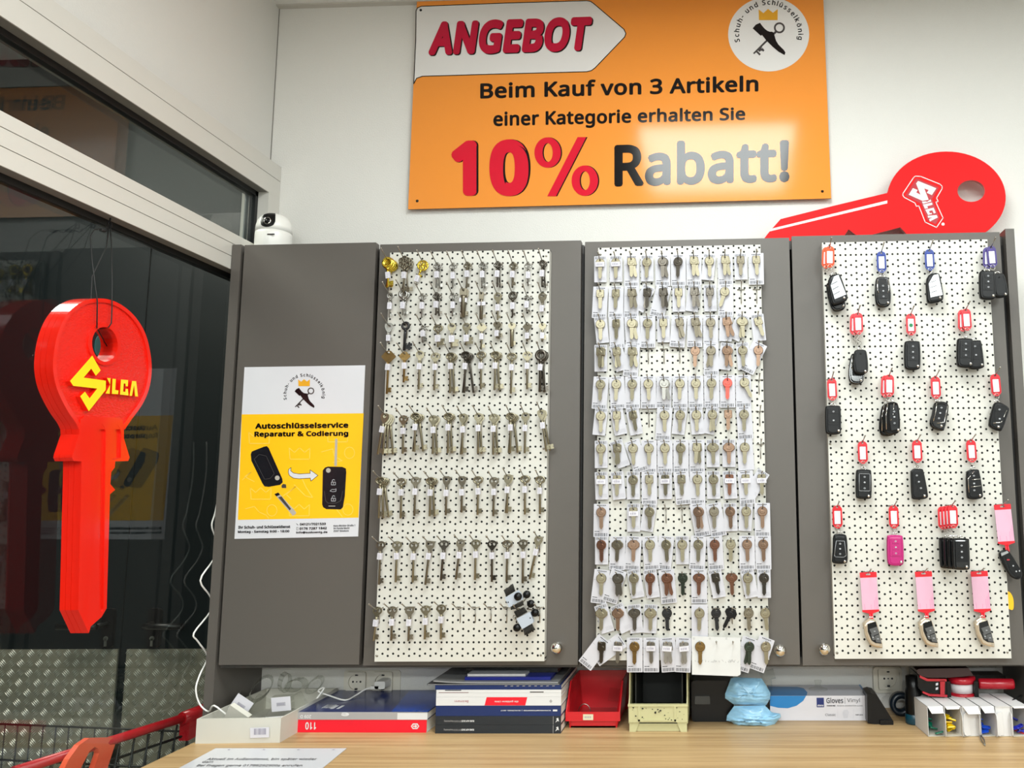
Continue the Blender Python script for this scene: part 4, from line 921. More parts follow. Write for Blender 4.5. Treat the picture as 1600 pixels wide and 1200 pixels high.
tag(q.build('note_sheet', [M_note, M_pen]), 'handwritten white sheet hanging over the lower edge of the middle pegboard', 'note')

# ================================================================ CAR KEYS ON THE RIGHT PEGBOARD
M_fb = mat('fob_black', (13, 14, 16), 0.38, var=0.05, spec=0.3)
M_fg = mat('fob_gloss_black', (9, 10, 12), 0.10, var=0.02)
M_fs = mat('fob_silver', (165, 166, 168), 0.32, 0.85, var=0.04)
M_fgy = mat('fob_grey', (92, 93, 94), 0.35, 0.4)
M_fm = mat('fob_magenta', (176, 22, 108), 0.35, var=0.03)
M_ic = mat('fob_icon', (170, 172, 176), 0.5)
M_icr = mat('fob_icon_red', (170, 30, 50), 0.5)
M_cham = mat('fob_champagne', (206, 192, 172), 0.28, 0.85)
TC = {'orange': mat('tag_orange', (240, 74, 14), 0.35), 'blue': mat('tag_blue', (10, 50, 140), 0.35), 'purple': mat('tag_purple', (58, 38, 122), 0.35), 'red': mat('tag_red', (208, 18, 36), 0.35)}
M_ins = mat('tag_paper', (208, 206, 213), 0.55, var=0.01)
M_pinkc = mat('tag_pink_sleeve', (214, 168, 190), 0.22, var=0.02)
M_pinkl = mat('tag_pink_print', (214, 120, 160), 0.4)
M_grn = mat('green_dot', (0, 120, 66), 0.5)
def mm(l): return [(a/1000, b/1000) for a, b in l]
# outline, panel, icons (x, z, w, h), pivot (x, z), trims, materials
FOB = {
 'vw':   dict(o=mm([(-14, 0), (14, 0), (17, -3), (18, -30), (17.5, -58), (15, -65), (0, -67), (-15, -65), (-17.5, -58), (-18, -30), (-17, -3)]), p=rrect(-0.012, 0.012, -0.046, -0.007, 0.003), b=[-0.013, -0.026, -0.039], piv=(0.011, -0.058)),
 'vw2':  dict(o=mm([(-14, 0), (14, 0), (17, -3), (17.5, -30), (17, -60), (15, -64), (0, -66), (-15, -64), (-17, -58), (-17.5, -30), (-17, -3)]), p=rrect(-0.012, 0.012, -0.044, -0.006, 0.003), b=[-0.014, -0.034], piv=(0.011, -0.057)),
 'sport': dict(o=mm([(-11, 0), (11, 0), (15, -5), (18, -32), (18, -50), (15, -68), (0, -72), (-15, -68), (-18, -50), (-18, -32), (-15, -5)]), p=mm([(-8, -5), (8, -5), (12, -32), (10, -52), (-10, -52), (-12, -32)]), b=[-0.022, -0.034, -0.047], piv=(0.010, -0.061), tr=[[(-12, -7), (-13, -32), (-10, -38)], [(12, -7), (13, -32), (10, -38)]], gloss=1),
 'sport2': dict(o=mm([(-9, 0), (12, 0), (17, -8), (19, -40), (18, -62), (12, -72), (-8, -74), (-17, -68), (-19, -48), (-14, -14)]), p=mm([(-3, -6), (13, -8), (15, -40), (14, -62), (-2, -64), (-5, -40)]), b=[-0.022, -0.034, -0.048], piv=(0.013, -0.063), tr=[[(-8, -4), (-13, -30), (-13, -62)], [(6, -4), (2, -34), (-3, -42)]], gloss=1),
 'ang':  dict(o=mm([(-5, 0), (12, 2), (24, -4), (22, -24), (14, -62), (6, -66), (-16, -58), (-19, -46), (-12, -24), (-10, -6)]), p=mm([(0, -6), (19, -8), (11, -42), (-9, -44), (-5, -24)]), b=[-0.013, -0.025, -0.037], piv=(0.006, -0.054), tr=[[(-4, -3), (-7, -24), (-12, -44)], [(20, -8), (12, -46), (-4, -48)]], gloss=1),
 'toy':  dict(o=mm([(-5, 0), (6, 0), (26, -12), (25, -20), (10, -62), (4, -66), (-16, -58), (-20, -50), (-10, -12)]), p=mm([(-2, -6), (8, -8), (20, -16), (6, -50), (-11, -48), (-6, -16)]), b=[-0.017, -0.038], piv=(0.0, -0.056), tr=[[(19, -18), (6, -46), (-12, -48)]]),
 'silver': dict(o=mm([(-8, 0), (10, 1), (15, -4), (19, -40), (20, -58), (15, -66), (-14, -70), (-18, -62), (-17, -14)]), p=mm([(-1, -5), (10, -3), (17, -52), (-11, -57), (-13, -24)]), b=[], piv=(0.011, -0.058), sil=1),
 'audi': dict(o=mm([(-13, 0), (10, 0), (14, -3), (22, -58), (20, -66), (0, -69), (-13, -67), (-14, -60), (-14, -20)]), p=mm([(-11, -6), (10, -5), (18, -54), (-11, -56)]), b=[-0.015, -0.029, -0.043], piv=(0.013, -0.060)),
 'peu':  dict(o=mm([(-12, -2), (8, 0), (13, -4), (19, -56), (17, -64), (0, -68), (-14, -66), (-16, -58), (-16, -14)]), p=mm([(-8, -12), (9, -4), (16, -52), (-11, -54), (-13, -24)]), b=[-0.015, -0.032, -0.047], piv=(0.011, -0.058), tr=[[(-6, -24), (12, -22)], [(-8, -40), (13, -37)], [(-13, -52), (-14, -22), (0, -5)]]),
 'hyu':  dict(o=mm([(-10, 0), (10, 0), (15, -4), (17, -34), (17, -60), (13, -65), (-15, -65), (-17, -60), (-15, -34), (-15, -6)]), p=mm([(-9, -15), (9, -15), (13, -46), (8, -50), (-11, -50), (-13, -46)]), b=[-0.021, -0.032, -0.043], piv=(0.010, -0.059), ol=1),
 'slim': dict(o=mm([(-17, 0), (17, 0), (18, -4), (18, -62), (14, -67), (-14, -67), (-18, -62), (-18, -4)]), p=rrect(-0.013, 0.013, -0.05, -0.006, 0.002), b=[-0.015, -0.028, -0.040], piv=(0.010, -0.060), gloss=1),
 'square': dict(o=mm([(-13, 0), (14, 0), (17, -5), (17.5, -60), (14, -66), (-14, -66), (-17.5, -60), (-17, -5)]), p=rrect(-0.011, 0.013, -0.048, -0.010, 0.002), b=[-0.017, -0.029, -0.042], piv=(0.010, -0.059), ol=1),
 'back': dict(o=mm([(-10, 0), (10, 0), (15, -6), (17, -40), (14, -56), (-12, -56), (-17, -44), (-14, -6)]), p=mm([(-8, -4), (8, -4), (12, -24), (10, -48), (-10, -48), (-13, -24)]), b=[], piv=(0.009, -0.050), screws=1),
 'bmw':  dict(o=mm([(-4, 2), (8, 0), (13, -8), (24, -52), (24, -60), (12, -59), (-2, -54), (-12, -36), (-18, -10), (-14, -5)]), p=mm([(-9, -9), (9, -3), (16, -28), (22, -50), (8, -49), (0, -44), (-8, -26)]), b=[], piv=None, bm=1),
 'smart': dict(o=mm([(-15, 4), (-2, 8), (4, 2), (28, -40), (28, -50), (20, -57), (10, -56), (-2, -46), (-18, -10), (-19, -2)]), p=mm([(-8, -6), (1, -2), (24, -42), (22, -50), (14, -50), (2, -38)]), b=[], piv=None, sm=1),
}
def fob_parts(root, typ, at_, tilt, mcol=None, yaw=0):
    """casing, panel, buttons and pivot under the thing, hanging from at_ (local to the root)"""
    s = FOB[typ]; k = ('fob', typ, mcol.name if mcol else '')
    if k not in MESH:
        T = 0.0065; body = mcol or (M_fg if s.get('gloss') else M_fb)
        if typ == 'bmw': body = M_cham
        L = []
        so = chaikin(s['o'], 2 if typ in ('vw', 'vw2', 'sport', 'sport2', 'back', 'smart', 'hyu', 'slim') else 1) if typ != 'bmw' else list(s['o']); q = MB(); q.prism(so, -T, -T+0.002, taper=0.07); q.prism(so, -T+0.002, T*0.9, smooth=True); q.prism([(a*0.8, b*0.9-0.004) for a, b in so], -T-0.0008, -T, taper=0.1)
        L.append(('casing', q.mesh('casing', body), None))
        z = -T-0.0008
        if typ in ('bmw',):
            q = MB(); q.prism(s['p'], z-0.0012, z, 0); L.append(('front_panel', q.mesh('front_panel', M_fg), None))
            for pl in ([(-5, -20), (12, -14), (17, -28), (2, -34)], [(-2, -30), (4, -33), (8, -42), (2, -43)], [(6, -34), (17, -30), (21, -48), (10, -47)]):
                q = MB(); q.prism(mm(pl), z-0.0020, z-0.0012, 0); c = mm(pl); cx = sum(p[0] for p in c)/4; cz = sum(p[1] for p in c)/4; q.box(cx-0.0018, cx+0.0018, z-0.0022, z-0.002, cz-0.0008, cz+0.0008, 1)
                L.append(('button', q.mesh('button', [M_fgy, M_ic]), None))
        elif typ == 'smart':
            q = MB(); q.prism(s['p'], z-0.0008, z, 0); L.append(('front_panel', q.mesh('front_panel', M_fb), None))
            q = MB(); q.prism(mm([(-17, 0), (-3, 5.5), (0, 1), (-16, -6)]), z-0.0012, z, 0); L.append(('silver_cap', q.mesh('silver_cap', M_fs), None))
            for (x, y, w, h, m) in ((-2, -14, 7, 3, M_icr), (8, -27, 3.4, 3.4, M_ic), (14, -39, 3.4, 3.4, M_ic), (21, -38, 3.4, 3.4, M_ic)):
                q = MB(); q.prism(ellipse(x/1000, y/1000, w/2000, h/2000, 12), z-0.0014, z-0.0008); L.append(('button', q.mesh('button', m), None))
        elif s.get('sil'):
            q = MB(); q.prism(s['p'], z-0.0012, z, 0); L.append(('front_panel', q.mesh('front_panel', M_fs), None))
            for zz in (-0.022, -0.034, -0.046):
                q = MB(); q.prism([(-0.011, zz-0.001), (0.004, zz+0.0035), (0.004, zz+0.0047), (-0.011, zz+0.0002)], z-0.0015, z-0.0011); L.append(('button', q.mesh('button', M_fb), None))
        else:
            q = MB(); q.prism(s['p'], z-0.0008, z, 0)
            if s.get('ol'):
                c = s['p']
                for i in range(len(c)):
                    a, b = c[i], c[(i+1) % len(c)]; q.tube([(a[0], z-0.0008, a[1]), (b[0], z-0.0008, b[1])], 0.0005, 5, 1)
            L.append(('front_panel', q.mesh('front_panel', [mcol or M_fb, M_ic]), None))
            cx = sum(p[0] for p in s['p'])/len(s['p'])
            for i, zz in enumerate(s['b']):
                dx = cx+(0.004*(i-1) if typ == 'audi' else (-0.003*(i-1) if typ == 'ang' else 0))
                q = MB(); w = 0.0075 if len(s['b']) > 2 else 0.0095
                q.prism(rrect(dx-w, dx+w, zz-0.0048, zz+0.0048, 0.0018), z-0.0016, z-0.0008, 0)
                q.prism(ellipse(dx, zz, 0.0022, 0.0018, 10), z-0.0018, z-0.0016, 1, holes=[ellipse(dx, zz, 0.0013, 0.0009, 8)] if i != 1 else ())
                L.append(('button', q.mesh('button', [mcol or M_fb, M_ic]), None))
            if s.get('screws'):
                q = MB(); q.lathe([(0.0001, 0.0004), (0.002, 0.0003), (0.0022, -0.0005)], (0, z-0.0008, -0.010), 'y', 10); L.append(('screw', q.mesh('screw', M_bp), None))
        for tr in s.get('tr', ()):
            q = MB(); q.tube([(a/1000, z-0.0006, b/1000) for a, b in tr], 0.0009, 6); L.append(('chrome_strip', q.mesh('chrome_strip', M_chrome), None))
        if s['piv']:
            q = MB(); q.lathe([(0.0001, 0.0022), (0.0020, 0.0018), (0.0030, 0.0008), (0.0032, -0.0006)], (s['piv'][0], z, s['piv'][1]), 'y', 14); L.append(('pivot_cap', q.mesh('pivot_cap', M_chrome), None))
        q = MB(); q.ring((0, 0, 0.0015), 0.0055 if typ != 'smart' else 0.003, 0.0035, 0.0011, 14, 6); L.append(('loop', q.mesh('loop', M_chrome), None))
        MESH[k] = L
    R = Matrix.Rotation(math.radians(tilt), 4, 'Y') @ Matrix.Rotation(math.radians(yaw), 4, 'Z')
    for nm, me, _ in MESH[k]:
        o = put(nm, me, root); o.matrix_local = Matrix.Translation(at_) @ R
def tag_mesh(col):
    k = ('tag', col)
    if k not in MESH:
        q = MB(); w, h = 0.0108, 0.050
        out = mm([(-4, 3), (4, 3), (8, 0.5), (10.6, -4), (10.8, -34), (10.6, -39), (7, -44), (3.5, -47), (-3.5, -47), (-7, -44), (-10.6, -39), (-10.8, -34), (-10.6, -4), (-8, 0.5)])
        q.prism(out, -0.0016, 0.0016, holes=[ellipse(0, 0, 0.0028, 0.0022, 10), ellipse(0, -0.0435, 0.002, 0.0016, 10)])
        q.ring((0, -0.0017, -0.0225), 0.0001, 0.0001, 0.0001, 3, 3)
        fr = [(-0.0076, -0.0385), (0.0076, -0.0385), (0.0076, -0.0075), (-0.0076, -0.0075)]
        for i in range(4):
            a, b = fr[i], fr[(i+1) % 4]; q.tube([(a[0], -0.0016, a[1]), (b[0], -0.0016, b[1])], 0.0009, 6)
        p = MB(); p.box(-0.0068, 0.0068, -0.0021, -0.0016, -0.0375, -0.0085)
        MESH[k] = (q.mesh('key_tag', TC[col]), p.mesh('paper_insert', M_ins))
    return MESH[k]
def card_tag():
    if 'cardtag' not in MESH:
        q = MB(); q.prism(rrect(-0.0185, 0.0185, -0.0085, 0.003, 0.001), -0.0008, 0.0008, 0, holes=[rrect(-0.005, 0.005, -0.0035, 0.0, 0.001, 2)])
        q.prism([(-0.0185, -0.078), (0.0185, -0.078), (0.0185, -0.082), (0.006, -0.0855), (0.003, -0.088), (-0.003, -0.088), (-0.006, -0.0855), (-0.0185, -0.082)], -0.0008, 0.0008, 0)
        s = MB(); s.box(-0.0180, 0.0180, -0.0006, 0.0006, -0.078, -0.0085, 0)
        for i, x in enumerate((-0.013, 0.001, 0.009, 0.0125, 0.0155)): s.box(x, x+0.0006, -0.0008, -0.0006, -0.077, -0.077+(0.012, 0.010, 0.02, 0.026, 0.033)[i], 1)
        st = MB(); st.tube([(-0.002, 0, -0.086), (-0.0025, -0.002, -0.098), (0, -0.003, -0.108), (0.0025, -0.002, -0.098), (0.002, 0, -0.086)], 0.0022, 8)
        MESH['cardtag'] = (q.mesh('key_tag', TC['red']), s.mesh('pink_sleeve', [M_pinkc, M_pinkl]), st.mesh('strap', TC['red']))
    return MESH['cardtag']
def ring_mesh():
    if 'kring' not in MESH:
        q = MB(); q.ring((0, 0, -0.0055), 0.0052, 0.0062, 0.0008, 18, 6, 0); MESH['kring'] = q.mesh('key_ring', M_wire)
    return MESH['kring']
def chain_mesh():
    if 'kchain' not in MESH:
        q = MB()
        for i in range(5): q.ring((0.002*(-1)**i, 0.001*(i % 2), -0.004-0.0055*i), 0.0042, 0.0046, 0.0009, 14, 5)
        MESH['kchain'] = q.mesh('key_chain', M_wire)
    return MESH['kchain']
D7, D8, D9 = (1240, 350), (1240, 580), (1240, 780)
P3 = lambda o, u, v: at(o[0]+u/4.444, o[1]+v/4.444, YH)
def remote(o, hang, top, typ, label, col=None, tt=0, ft=0, n=0, chain=False, mcol=None, dot=False, hook_on=True, tot=1):
    """n counts backwards towards the board"""
    p = P3(o, *hang); f = P3(o, *top)
    p = p+Vector((-0.0062*n, -0.004-0.004*(tot-1)+0.004*n, -0.001*n)); f = f+Vector((0, 0, 0))
    if hook_on: hook(PEG3, 3, P3(o, *hang)+Vector((0, 0, 0.002)))
    t = thing('car_key', label, 'car key', p, 'car keys on the right pegboard')
    R = Matrix.Rotation(math.radians(tt), 4, 'Y')
    if col:
        a, b = tag_mesh(col); g = put('key_tag', a, t); g.matrix_local = R; put('paper_insert', b, g)
        if dot:
            q = MB(); q.prism(ellipse(0, -0.024, 0.0042, 0.0042, 16), -0.0024, -0.0021); q.build('green_dot', M_grn, g)
        e = R @ Vector((0, 0, -0.0425))
    else:
        a, b, c = card_tag(); g = put('key_tag', a, t); g.matrix_local = R; put('pink_sleeve', b, g); put('strap', c, t).matrix_local = R; e = R @ Vector((0, 0, -0.104))
    fp = Vector((f.x, f.y-0.0065-0.0145*(tot-1)+0.0145*n, f.z))-p
    if col: put('key_chain' if chain else 'key_ring', chain_mesh() if chain else ring_mesh(), t, e+Vector((0, -0.001, 0.001)))
    fob_parts(t, typ, fp, ft, mcol)
    return t
W3 = 'right pegboard'
remote(D7, (248, 172), (268, 372), 'silver', f'silver-faced black car key with orange tag at the top left of the {W3}', 'orange', 2, -11, tot=2)
remote(D7, (248, 172), (262, 408), 'sport', f'black car key behind the silver-faced one under the orange tags, {W3}', 'orange', 4, -13, 1, hook_on=False, tot=2)
remote(D7, (605, 205), (610, 376), 'sport', f'black car key with chrome edges and blue tag, top row of the {W3}', 'blue', 0, 0)
remote(D7, (938, 190), (962, 352), 'silver', f'silver-faced car key with blue tag, top row of the {W3}', 'blue', 0, -1)
remote(D7, (1362, 172), (1322, 345), 'vw', f'front three-button car key with purple tag, top right of the {W3}', 'purple', -2, 2, tot=2)
remote(D7, (1362, 172), (1408, 352), 'back', f'rear car key seen from behind with purple tag, top right of the {W3}', 'purple', 3, -5, 1, hook_on=False, tot=2)
remote(D7, (442, 632), (450, 885), 'back', f'black car key back to front on a chain, red tag, second row, {W3}', 'red', 0, 0, 0, True, tot=2)
remote(D7, (442, 632), (440, 905), 'sport', f'rear black car key on a chain, red tag, second row, {W3}', 'red', 3, 5, 1, True, hook_on=False, tot=2)
remote(D7, (808, 636), (818, 818), 'vw', f'three-button car key whose red tag bears a green dot, {W3}', 'red', 0, 2, 0, dot=True)
remote(D7, (1188, 605), (1170, 808), 'vw', f'front car key of the red-tagged pair at the right of second row, {W3}', 'red', -1, 3, tot=2)
remote(D7, (1188, 605), (1240, 815), 'vw2', f'rear car key of the red-tagged pair at the right of second row, {W3}', 'red', 2, -4, 1, hook_on=False, tot=2)
remote(D8, (262, 62), (270, 242), 'vw2', f'two-button black car key with red tag, left end of third row, {W3}', 'red', -1, 1)
remote(D8, (658, 38), (660, 222), 'sport2', f'front glossy black car key with chrome line and red tag, third row, {W3}', 'red', 2, 0, tot=2)
remote(D8, (658, 38), (645, 230), 'sport2', f'rear glossy black car key behind its twin, third row, {W3}', 'red', 4, 2, 1, hook_on=False, tot=2)
remote(D8, (980, 50), (995, 218), 'ang', f'angular black car key with chrome edge and red tag, third row, {W3}', 'red', 0, 2)
remote(D8, (1393, 32), (1405, 218), 'toy', f'angular two-button car key with silver bar, right end of third row, {W3}', 'red', -2, 2)
remote(D8, (475, 498), (482, 682), 'square', f'square black car key with silver-lined buttons, left of the fourth row, {W3}', 'red', 0, 2)
remote(D8, (852, 490), (850, 678), 'audi', f'tapered black car key with red tag, middle of the fourth row, {W3}', 'red', 0, 0)
remote(D8, (1226, 488), (1240, 680), 'peu', f'black car key with silver left edge, right of the fourth row, {W3}', 'red', -1, 1)
remote(D9, (300, 54), (318, 240), 'hyu', f'black car key with silver-lined button field, left of the fifth row, {W3}', 'red', 0, 2)
remote(D9, (690, 54), (698, 248), 'vw', f'magenta pink car key with red tag, fifth row of the {W3}', 'red', 0, 1, mcol=M_fm)
for i, w in enumerate(('front', 'second', 'third', 'rear')):
    remote(D9, (1088, 50), (1112-17*i, 262+1*i), 'slim', f'{w} glossy black car key of the stack of four, fifth row, {W3}', 'red', 0, 1, i, hook_on=(i == 0), tot=4)
remote(D9, (1445, 45), (1478, 372), 'smart', f'rounded black car key with silver cap under a pink card tag, fifth row, {W3}', None, -3, 0)
for i, (u, v) in enumerate(((515, 515), (898, 510), (1284, 508))):
    remote(D9, (u, v), (u+18, v+315), 'bmw', f"{('left', 'middle', 'right')[i]} silver-edged car key under a pink card tag, bottom row, {W3}", None, -2, 2)
# yellow clip at the board's edge
p = P3(D9, 1490, 640); q = MB(); r = P3(D9, 1492, 780)
q.prism(chaikin([(p.x, p.z), (p.x+0.009, p.z-0.003), (p.x+0.014, p.z-0.012), (p.x+0.016, (p.z+r.z)/2), (p.x+0.015, r.z+0.004), (p.x+0.011, r.z), (p.x+0.0, r.z+0.006)]), BY+0.003, BY+0.016, taper=0.0)
tag(q.build('plastic_clip', mat('yellow_plastic', (238, 182, 20), 0.35)), 'yellow plastic clip at the right edge of the right pegboard', 'clip')

# ================================================================ BIG RED KEY HANGING AT THE GLASS
XK = -1.155; TK = 0.034
M_r = mat('red_plastic', (230, 30, 13), 0.16, var=0.02, coat=0.3)
M_rt = mat('red_grained_plastic', (228, 28, 14), 0.25, var=0.02, bump=1.0, bs=150, vscale=(1, 1, 2.2))
M_y = mat('yellow_letter', (246, 218, 20), 0.25, var=0.01)
M_cord = mat('black_cord', (16, 16, 16), 0.5)
RZ = Matrix.Translation((XK, 0, 0)) @ Matrix.Rotation(math.radians(90), 4, 'Z')
def yz(px, py):
    p = onX(px, py, XK); return (p.y, p.z)
A_ = lambda u, v: yz(40+u/4.8, 450+v/4.8)
B_ = lambda u, v: yz(80+u/3.336, 640+v/3.336)
bow = [A_(*p) for p in [(398, 1060), (375, 1010), (320, 930), (262, 820), (225, 720), (207, 600), (215, 470), (240, 350), (285, 240), (350, 155), (440, 97), (540, 78), (640, 90), (740, 140), (830, 225), (900, 345), (938, 500), (945, 640), (922, 770), (872, 880), (800, 980), (745, 1060)]]
low = [B_(*p) for p in [(378, 150), (408, 250), (400, 268), (333, 270), (330, 302), (312, 326), (307, 388), (332, 418), (305, 442), (288, 1035), (262, 1080), (205, 1130), (195, 1165), (140, 1045), (158, 290), (157, 270), (116, 268), (108, 250), (110, 235), (145, 130)]]
bow = catmull(bow)
outline = bow+low
hole = [(A_(598, 422)[0]+(A_(698, 422)[0]-A_(502, 422)[0])/2*math.cos(t*0.2618), A_(598, 422)[1]+(A_(598, 290)[1]-A_(598, 552)[1])/2*math.sin(t*0.2618)) for t in range(24)]
cen = (sum(p[0] for p in bow)/len(bow), sum(p[1] for p in bow)/len(bow))
hk = thing('giant_key', 'giant red plastic key with yellow raised letters hanging on a cord at the window', 'display key', Vector((XK-TK/2, cen[0], cen[1]+0.12)))
q = MB(); q.M = RZ
for a, b in ((0.004, 0.0135), (0.0141, 0.0236), (0.0242, TK)): q.prism(outline, a, b, 0, holes=[hole])
sh = lambda l, k: [(cen[0]+(p[0]-cen[0])*k, cen[1]+(p[1]-cen[1])*k) for p in l]
q.prism(sh(outline, 0.985), 0.010, 0.028, 0, holes=[hole])
part(q, 'body', M_r, hk)
q = MB(); q.M = RZ; inner = sh(bow, 0.935)
q.prism(bow, 0, 0.0045, 0, holes=[inner]); part(q, 'rim', M_r, hk)
q = MB(); q.M = RZ; hc = (sum(p[0] for p in hole)/24, sum(p[1] for p in hole)/24)
q.prism([(hc[0]+(p[0]-hc[0])*1.28, hc[1]+(p[1]-hc[1])*1.22) for p in hole], 0.0002, 0.0045, 0, holes=[hole]); part(q, 'hole_collar', M_r, hk)
q = MB(); q.M = RZ; q.prism(inner, 0.0030, 0.0042, 0, holes=[[(hc[0]+(p[0]-hc[0])*1.26, hc[1]+(p[1]-hc[1])*1.2) for p in hole]]); part(q, 'grained_field', M_rt, hk)
q = MB(); q.M = RZ
bl = [B_(378, 100), B_(378, 130)]+low[0:]+[B_(145, 110), B_(152, 52), B_(172, 34), B_(255, 38), B_(352, 42), B_(372, 56)]
g1 = [B_(*p) for p in [(246, 110), (252, 88), (263, 78), (275, 88), (283, 115), (272, 1040), (262, 1060), (252, 1040)]]
g2 = [B_(*p) for p in [(326, 120), (332, 95), (345, 82), (358, 95), (364, 125), (362, 250), (318, 262)]]
q.prism(bl, -0.0005, 0.0046, 0, holes=[g1, g2]); part(q, 'blade', M_r, hk)
L_ = lambda u, v: yz(90+u/11.43, 545+v/11.43)
for pl in ([(567, 122), (718, 385), (632, 482), (548, 355), (412, 515), (812, 570), (808, 735), (505, 1115), (350, 850), (435, 765), (518, 885), (655, 712), (225, 662), (168, 575)],
           [(832, 522), (895, 526), (880, 805), (805, 797), (888, 640)], [(930, 535), (990, 540), (978, 735), (1038, 745), (1030, 812), (918, 805)],
           [(1082, 548), (1210, 560), (1205, 672), (1165, 668), (1162, 622), (1132, 620), (1122, 765), (1160, 770), (1164, 715), (1206, 718), (1218, 835), (1065, 818)],
           [(1282, 575), (1355, 580), (1388, 852), (1335, 848), (1316, 650), (1280, 842), (1236, 838)]):
    q = MB(); q.M = RZ; c = [L_(*p) for p in pl]; q.prism(c, -0.0055, -0.005, 1, mside=0)
    q.prism(sh_(c) if False else c, -0.005, 0.003, 0); part(q, 'letter', [M_r, M_y], hk)
# cord and its hook under the transom
cd = tag(empty('cord_loop', onX(172, 345, -1.2)), 'thin black cord loop from the window frame through the big red key', 'cord')
pk = lambda x, y, X: onX(x, y, X)
XC = XK-TK/2
hx = onX(172, 345, -1.205); hx = Vector((-1.205, hx.y, E+0.548-0.012))
hole_top = Vector((XC, hc[0], max(p[1] for p in hole)-0.001))
q = MB()
q.tube([hx, pk(174, 380, -1.185), pk(175, 440, XK+0.003), pk(175, 478, XK+0.004), pk(174, 505, XK+0.004), pk(170, 511, XK+0.002), Vector((XC, hole_top.y+0.006, hole_top.z)), Vector((XK-TK-0.003, hole_top.y+0.004, hole_top.z+0.004)), Vector((XK-TK-0.003, hole_top.y, hole_top.z+0.10)), Vector((-1.2, hx.y-0.01, hx.z-0.05)), hx+Vector((0, -0.002, 0))], 0.0011, 6)
q.tube([hx+Vector((0, -0.004, 0)), pk(166, 362, -1.195), pk(159, 357, -1.19), pk(147, 359, -1.185), pk(141, 370, -1.18), pk(144, 410, -1.17), pk(150, 455, XK+0.003), pk(152, 470, XK+0.003), pk(151.5, 512, XK+0.003), Vector((XC+0.006, hole_top.y-0.008, hole_top.z-0.004)), pk(167, 541, XC)], 0.0011, 6)
q.tube([pk(157, 359, -1.188), pk(163, 361, -1.19)], 0.003, 8); part(q, 'cord', M_cord, cd)
q = MB(); q.tube([hx+Vector((0, 0, 0.014)), hx+Vector((0, 0, 0.004))], 0.0016, 8); q.ring((hx.x, hx.y, hx.z-0.002), 0.005, 0.006, 0.0014, 16, 6, 0, 'x'); part(q, 'hook_eye', mat('dark_wire', (40, 40, 42), 0.3, 0.9), cd)
c = onX(154.5, 540, XW+0.001); q = MB(); q.M = Matrix.Translation((XW+0.0008, 0, 0)) @ Matrix.Rotation(math.radians(90), 4, 'Z')
a_, b_ = onX(161, 540, XW+0.001), onX(154, 556, XW+0.001)
q.prism(ellipse(c.y, c.z, abs(a_.y-c.y), abs(b_.z-c.z), 24), -0.0005, 0); tag(q.build('round_sticker', mat('cyan_sticker', (60, 214, 222), 0.5)), 'round cyan sticker on the glass, seen through the hole of the hanging key', 'sticker')

# ================================================================ CHARGER CABLE
M_wc = mat('white_cable', (238, 236, 232), 0.35)
cab = tag(empty('charging_cable', at(597, 1068, 0.18)), 'white charging cable zigzagging up beside the left cabinet from the wall charger', 'cable')
XCB = -1.203
pts = [onX(352, 690, XCB+0.004), onX(346, 742, XCB), onX(337, 798, XCB), onX(331, 820, XCB), onX(336, 838, XCB), onX(341, 855, XCB), onX(332, 877, XCB), onX(313, 907, XCB), onX(329, 933, XCB), onX(329, 955, XCB), onX(303, 989, XCB), onX(309, 1002, XCB), onX(324, 1026, XCB), onX(312, 1055, XCB), onX(306, 1077, XCB), onX(312, 1100, XCB+0.01), onX(326, 1112, -1.165)]
def smooth(p, n=4):
    o = []
    for i in range(len(p)-1):
        a, b, c, d = p[max(i-1, 0)], p[i], p[i+1], p[min(i+2, len(p)-1)]
        for k in range(n):
            t = k/n; o.append(0.5*((2*b)+(c-a)*t+(2*a-5*b+4*c-d)*t*t+(3*b-a-3*c+d)*t**3)*1.0)
    return o+[p[-1]]
pts = [p for p in pts]
pts += [Vector((-1.135, -0.045, DESK+0.067)), Vector((-1.105, -0.03, DESK+0.04)), Vector((-1.08, 0.03, DESK+0.02)), Vector((-0.99, 0.07, DESK+0.02)), Vector((-0.975, 0.085, DESK+0.04)), Vector((-0.955, 0.095, DESK+0.072)), at(497, 1080, 0.10), at(515, 1087, 0.10), at(539, 1094, 0.085), at(555, 1087, 0.12), at(571, 1077, 0.15), at(582, 1074.5, 0.155)]
q = MB(); q.tube(smooth(pts), 0.0019, 7); part(q, 'cable', M_wc, cab)
q = MB(); c = at(594, 1070, 0.155); q.bbox(c.x-0.012, c.x+0.014, 0.150, 0.190, c.z-0.009, c.z+0.009, 0.004); e = at(582, 1074.5, 0.152); q.box(e.x-0.004, c.x-0.002, 0.150, 0.158, e.z-0.003, e.z+0.004); part(q, 'charger_plug', M_wp, cab)

# ================================================================ SOCKETS
M_sock = mat('socket_plastic', (226, 221, 208), 0.35, var=0.01)
def socket_insert(mb, cx, cz, w):
    mb.prism(rrect(cx-w, cx+w, cz-w, cz+w, 0.004), YB-0.011, YB-0.006, 0, holes=[ellipse(cx, cz, w*0.78, w*0.78, 28)])
    mb.prism(ellipse(cx, cz, w*0.80, w*0.80, 28), YB-0.0045, YB-0.003, 0)
    for dx in (-0.0095, 0, 0.0095): mb.prism(ellipse(cx+dx, cz, 0.0025 if dx else 0.0018, 0.0025 if dx else 0.0018, 10), YB-0.0049, YB-0.0044, 1)
    for s in (1, -1): mb.box(cx-0.003, cx+0.003, YB-0.009, YB-0.0044, cz+s*w*0.72-0.0025, cz+s*w*0.72+0.0025, 1)
sw = lambda px, py: at(px, py, YB-0.006)
a, b = sw(537, 1048), sw(624, 1086)
t = thing('wall_socket', 'double wall socket with a charger plugged in, behind the blue catalogue', 'socket', Vector(((a.x+b.x)/2, YB, (a.z+b.z)/2)))
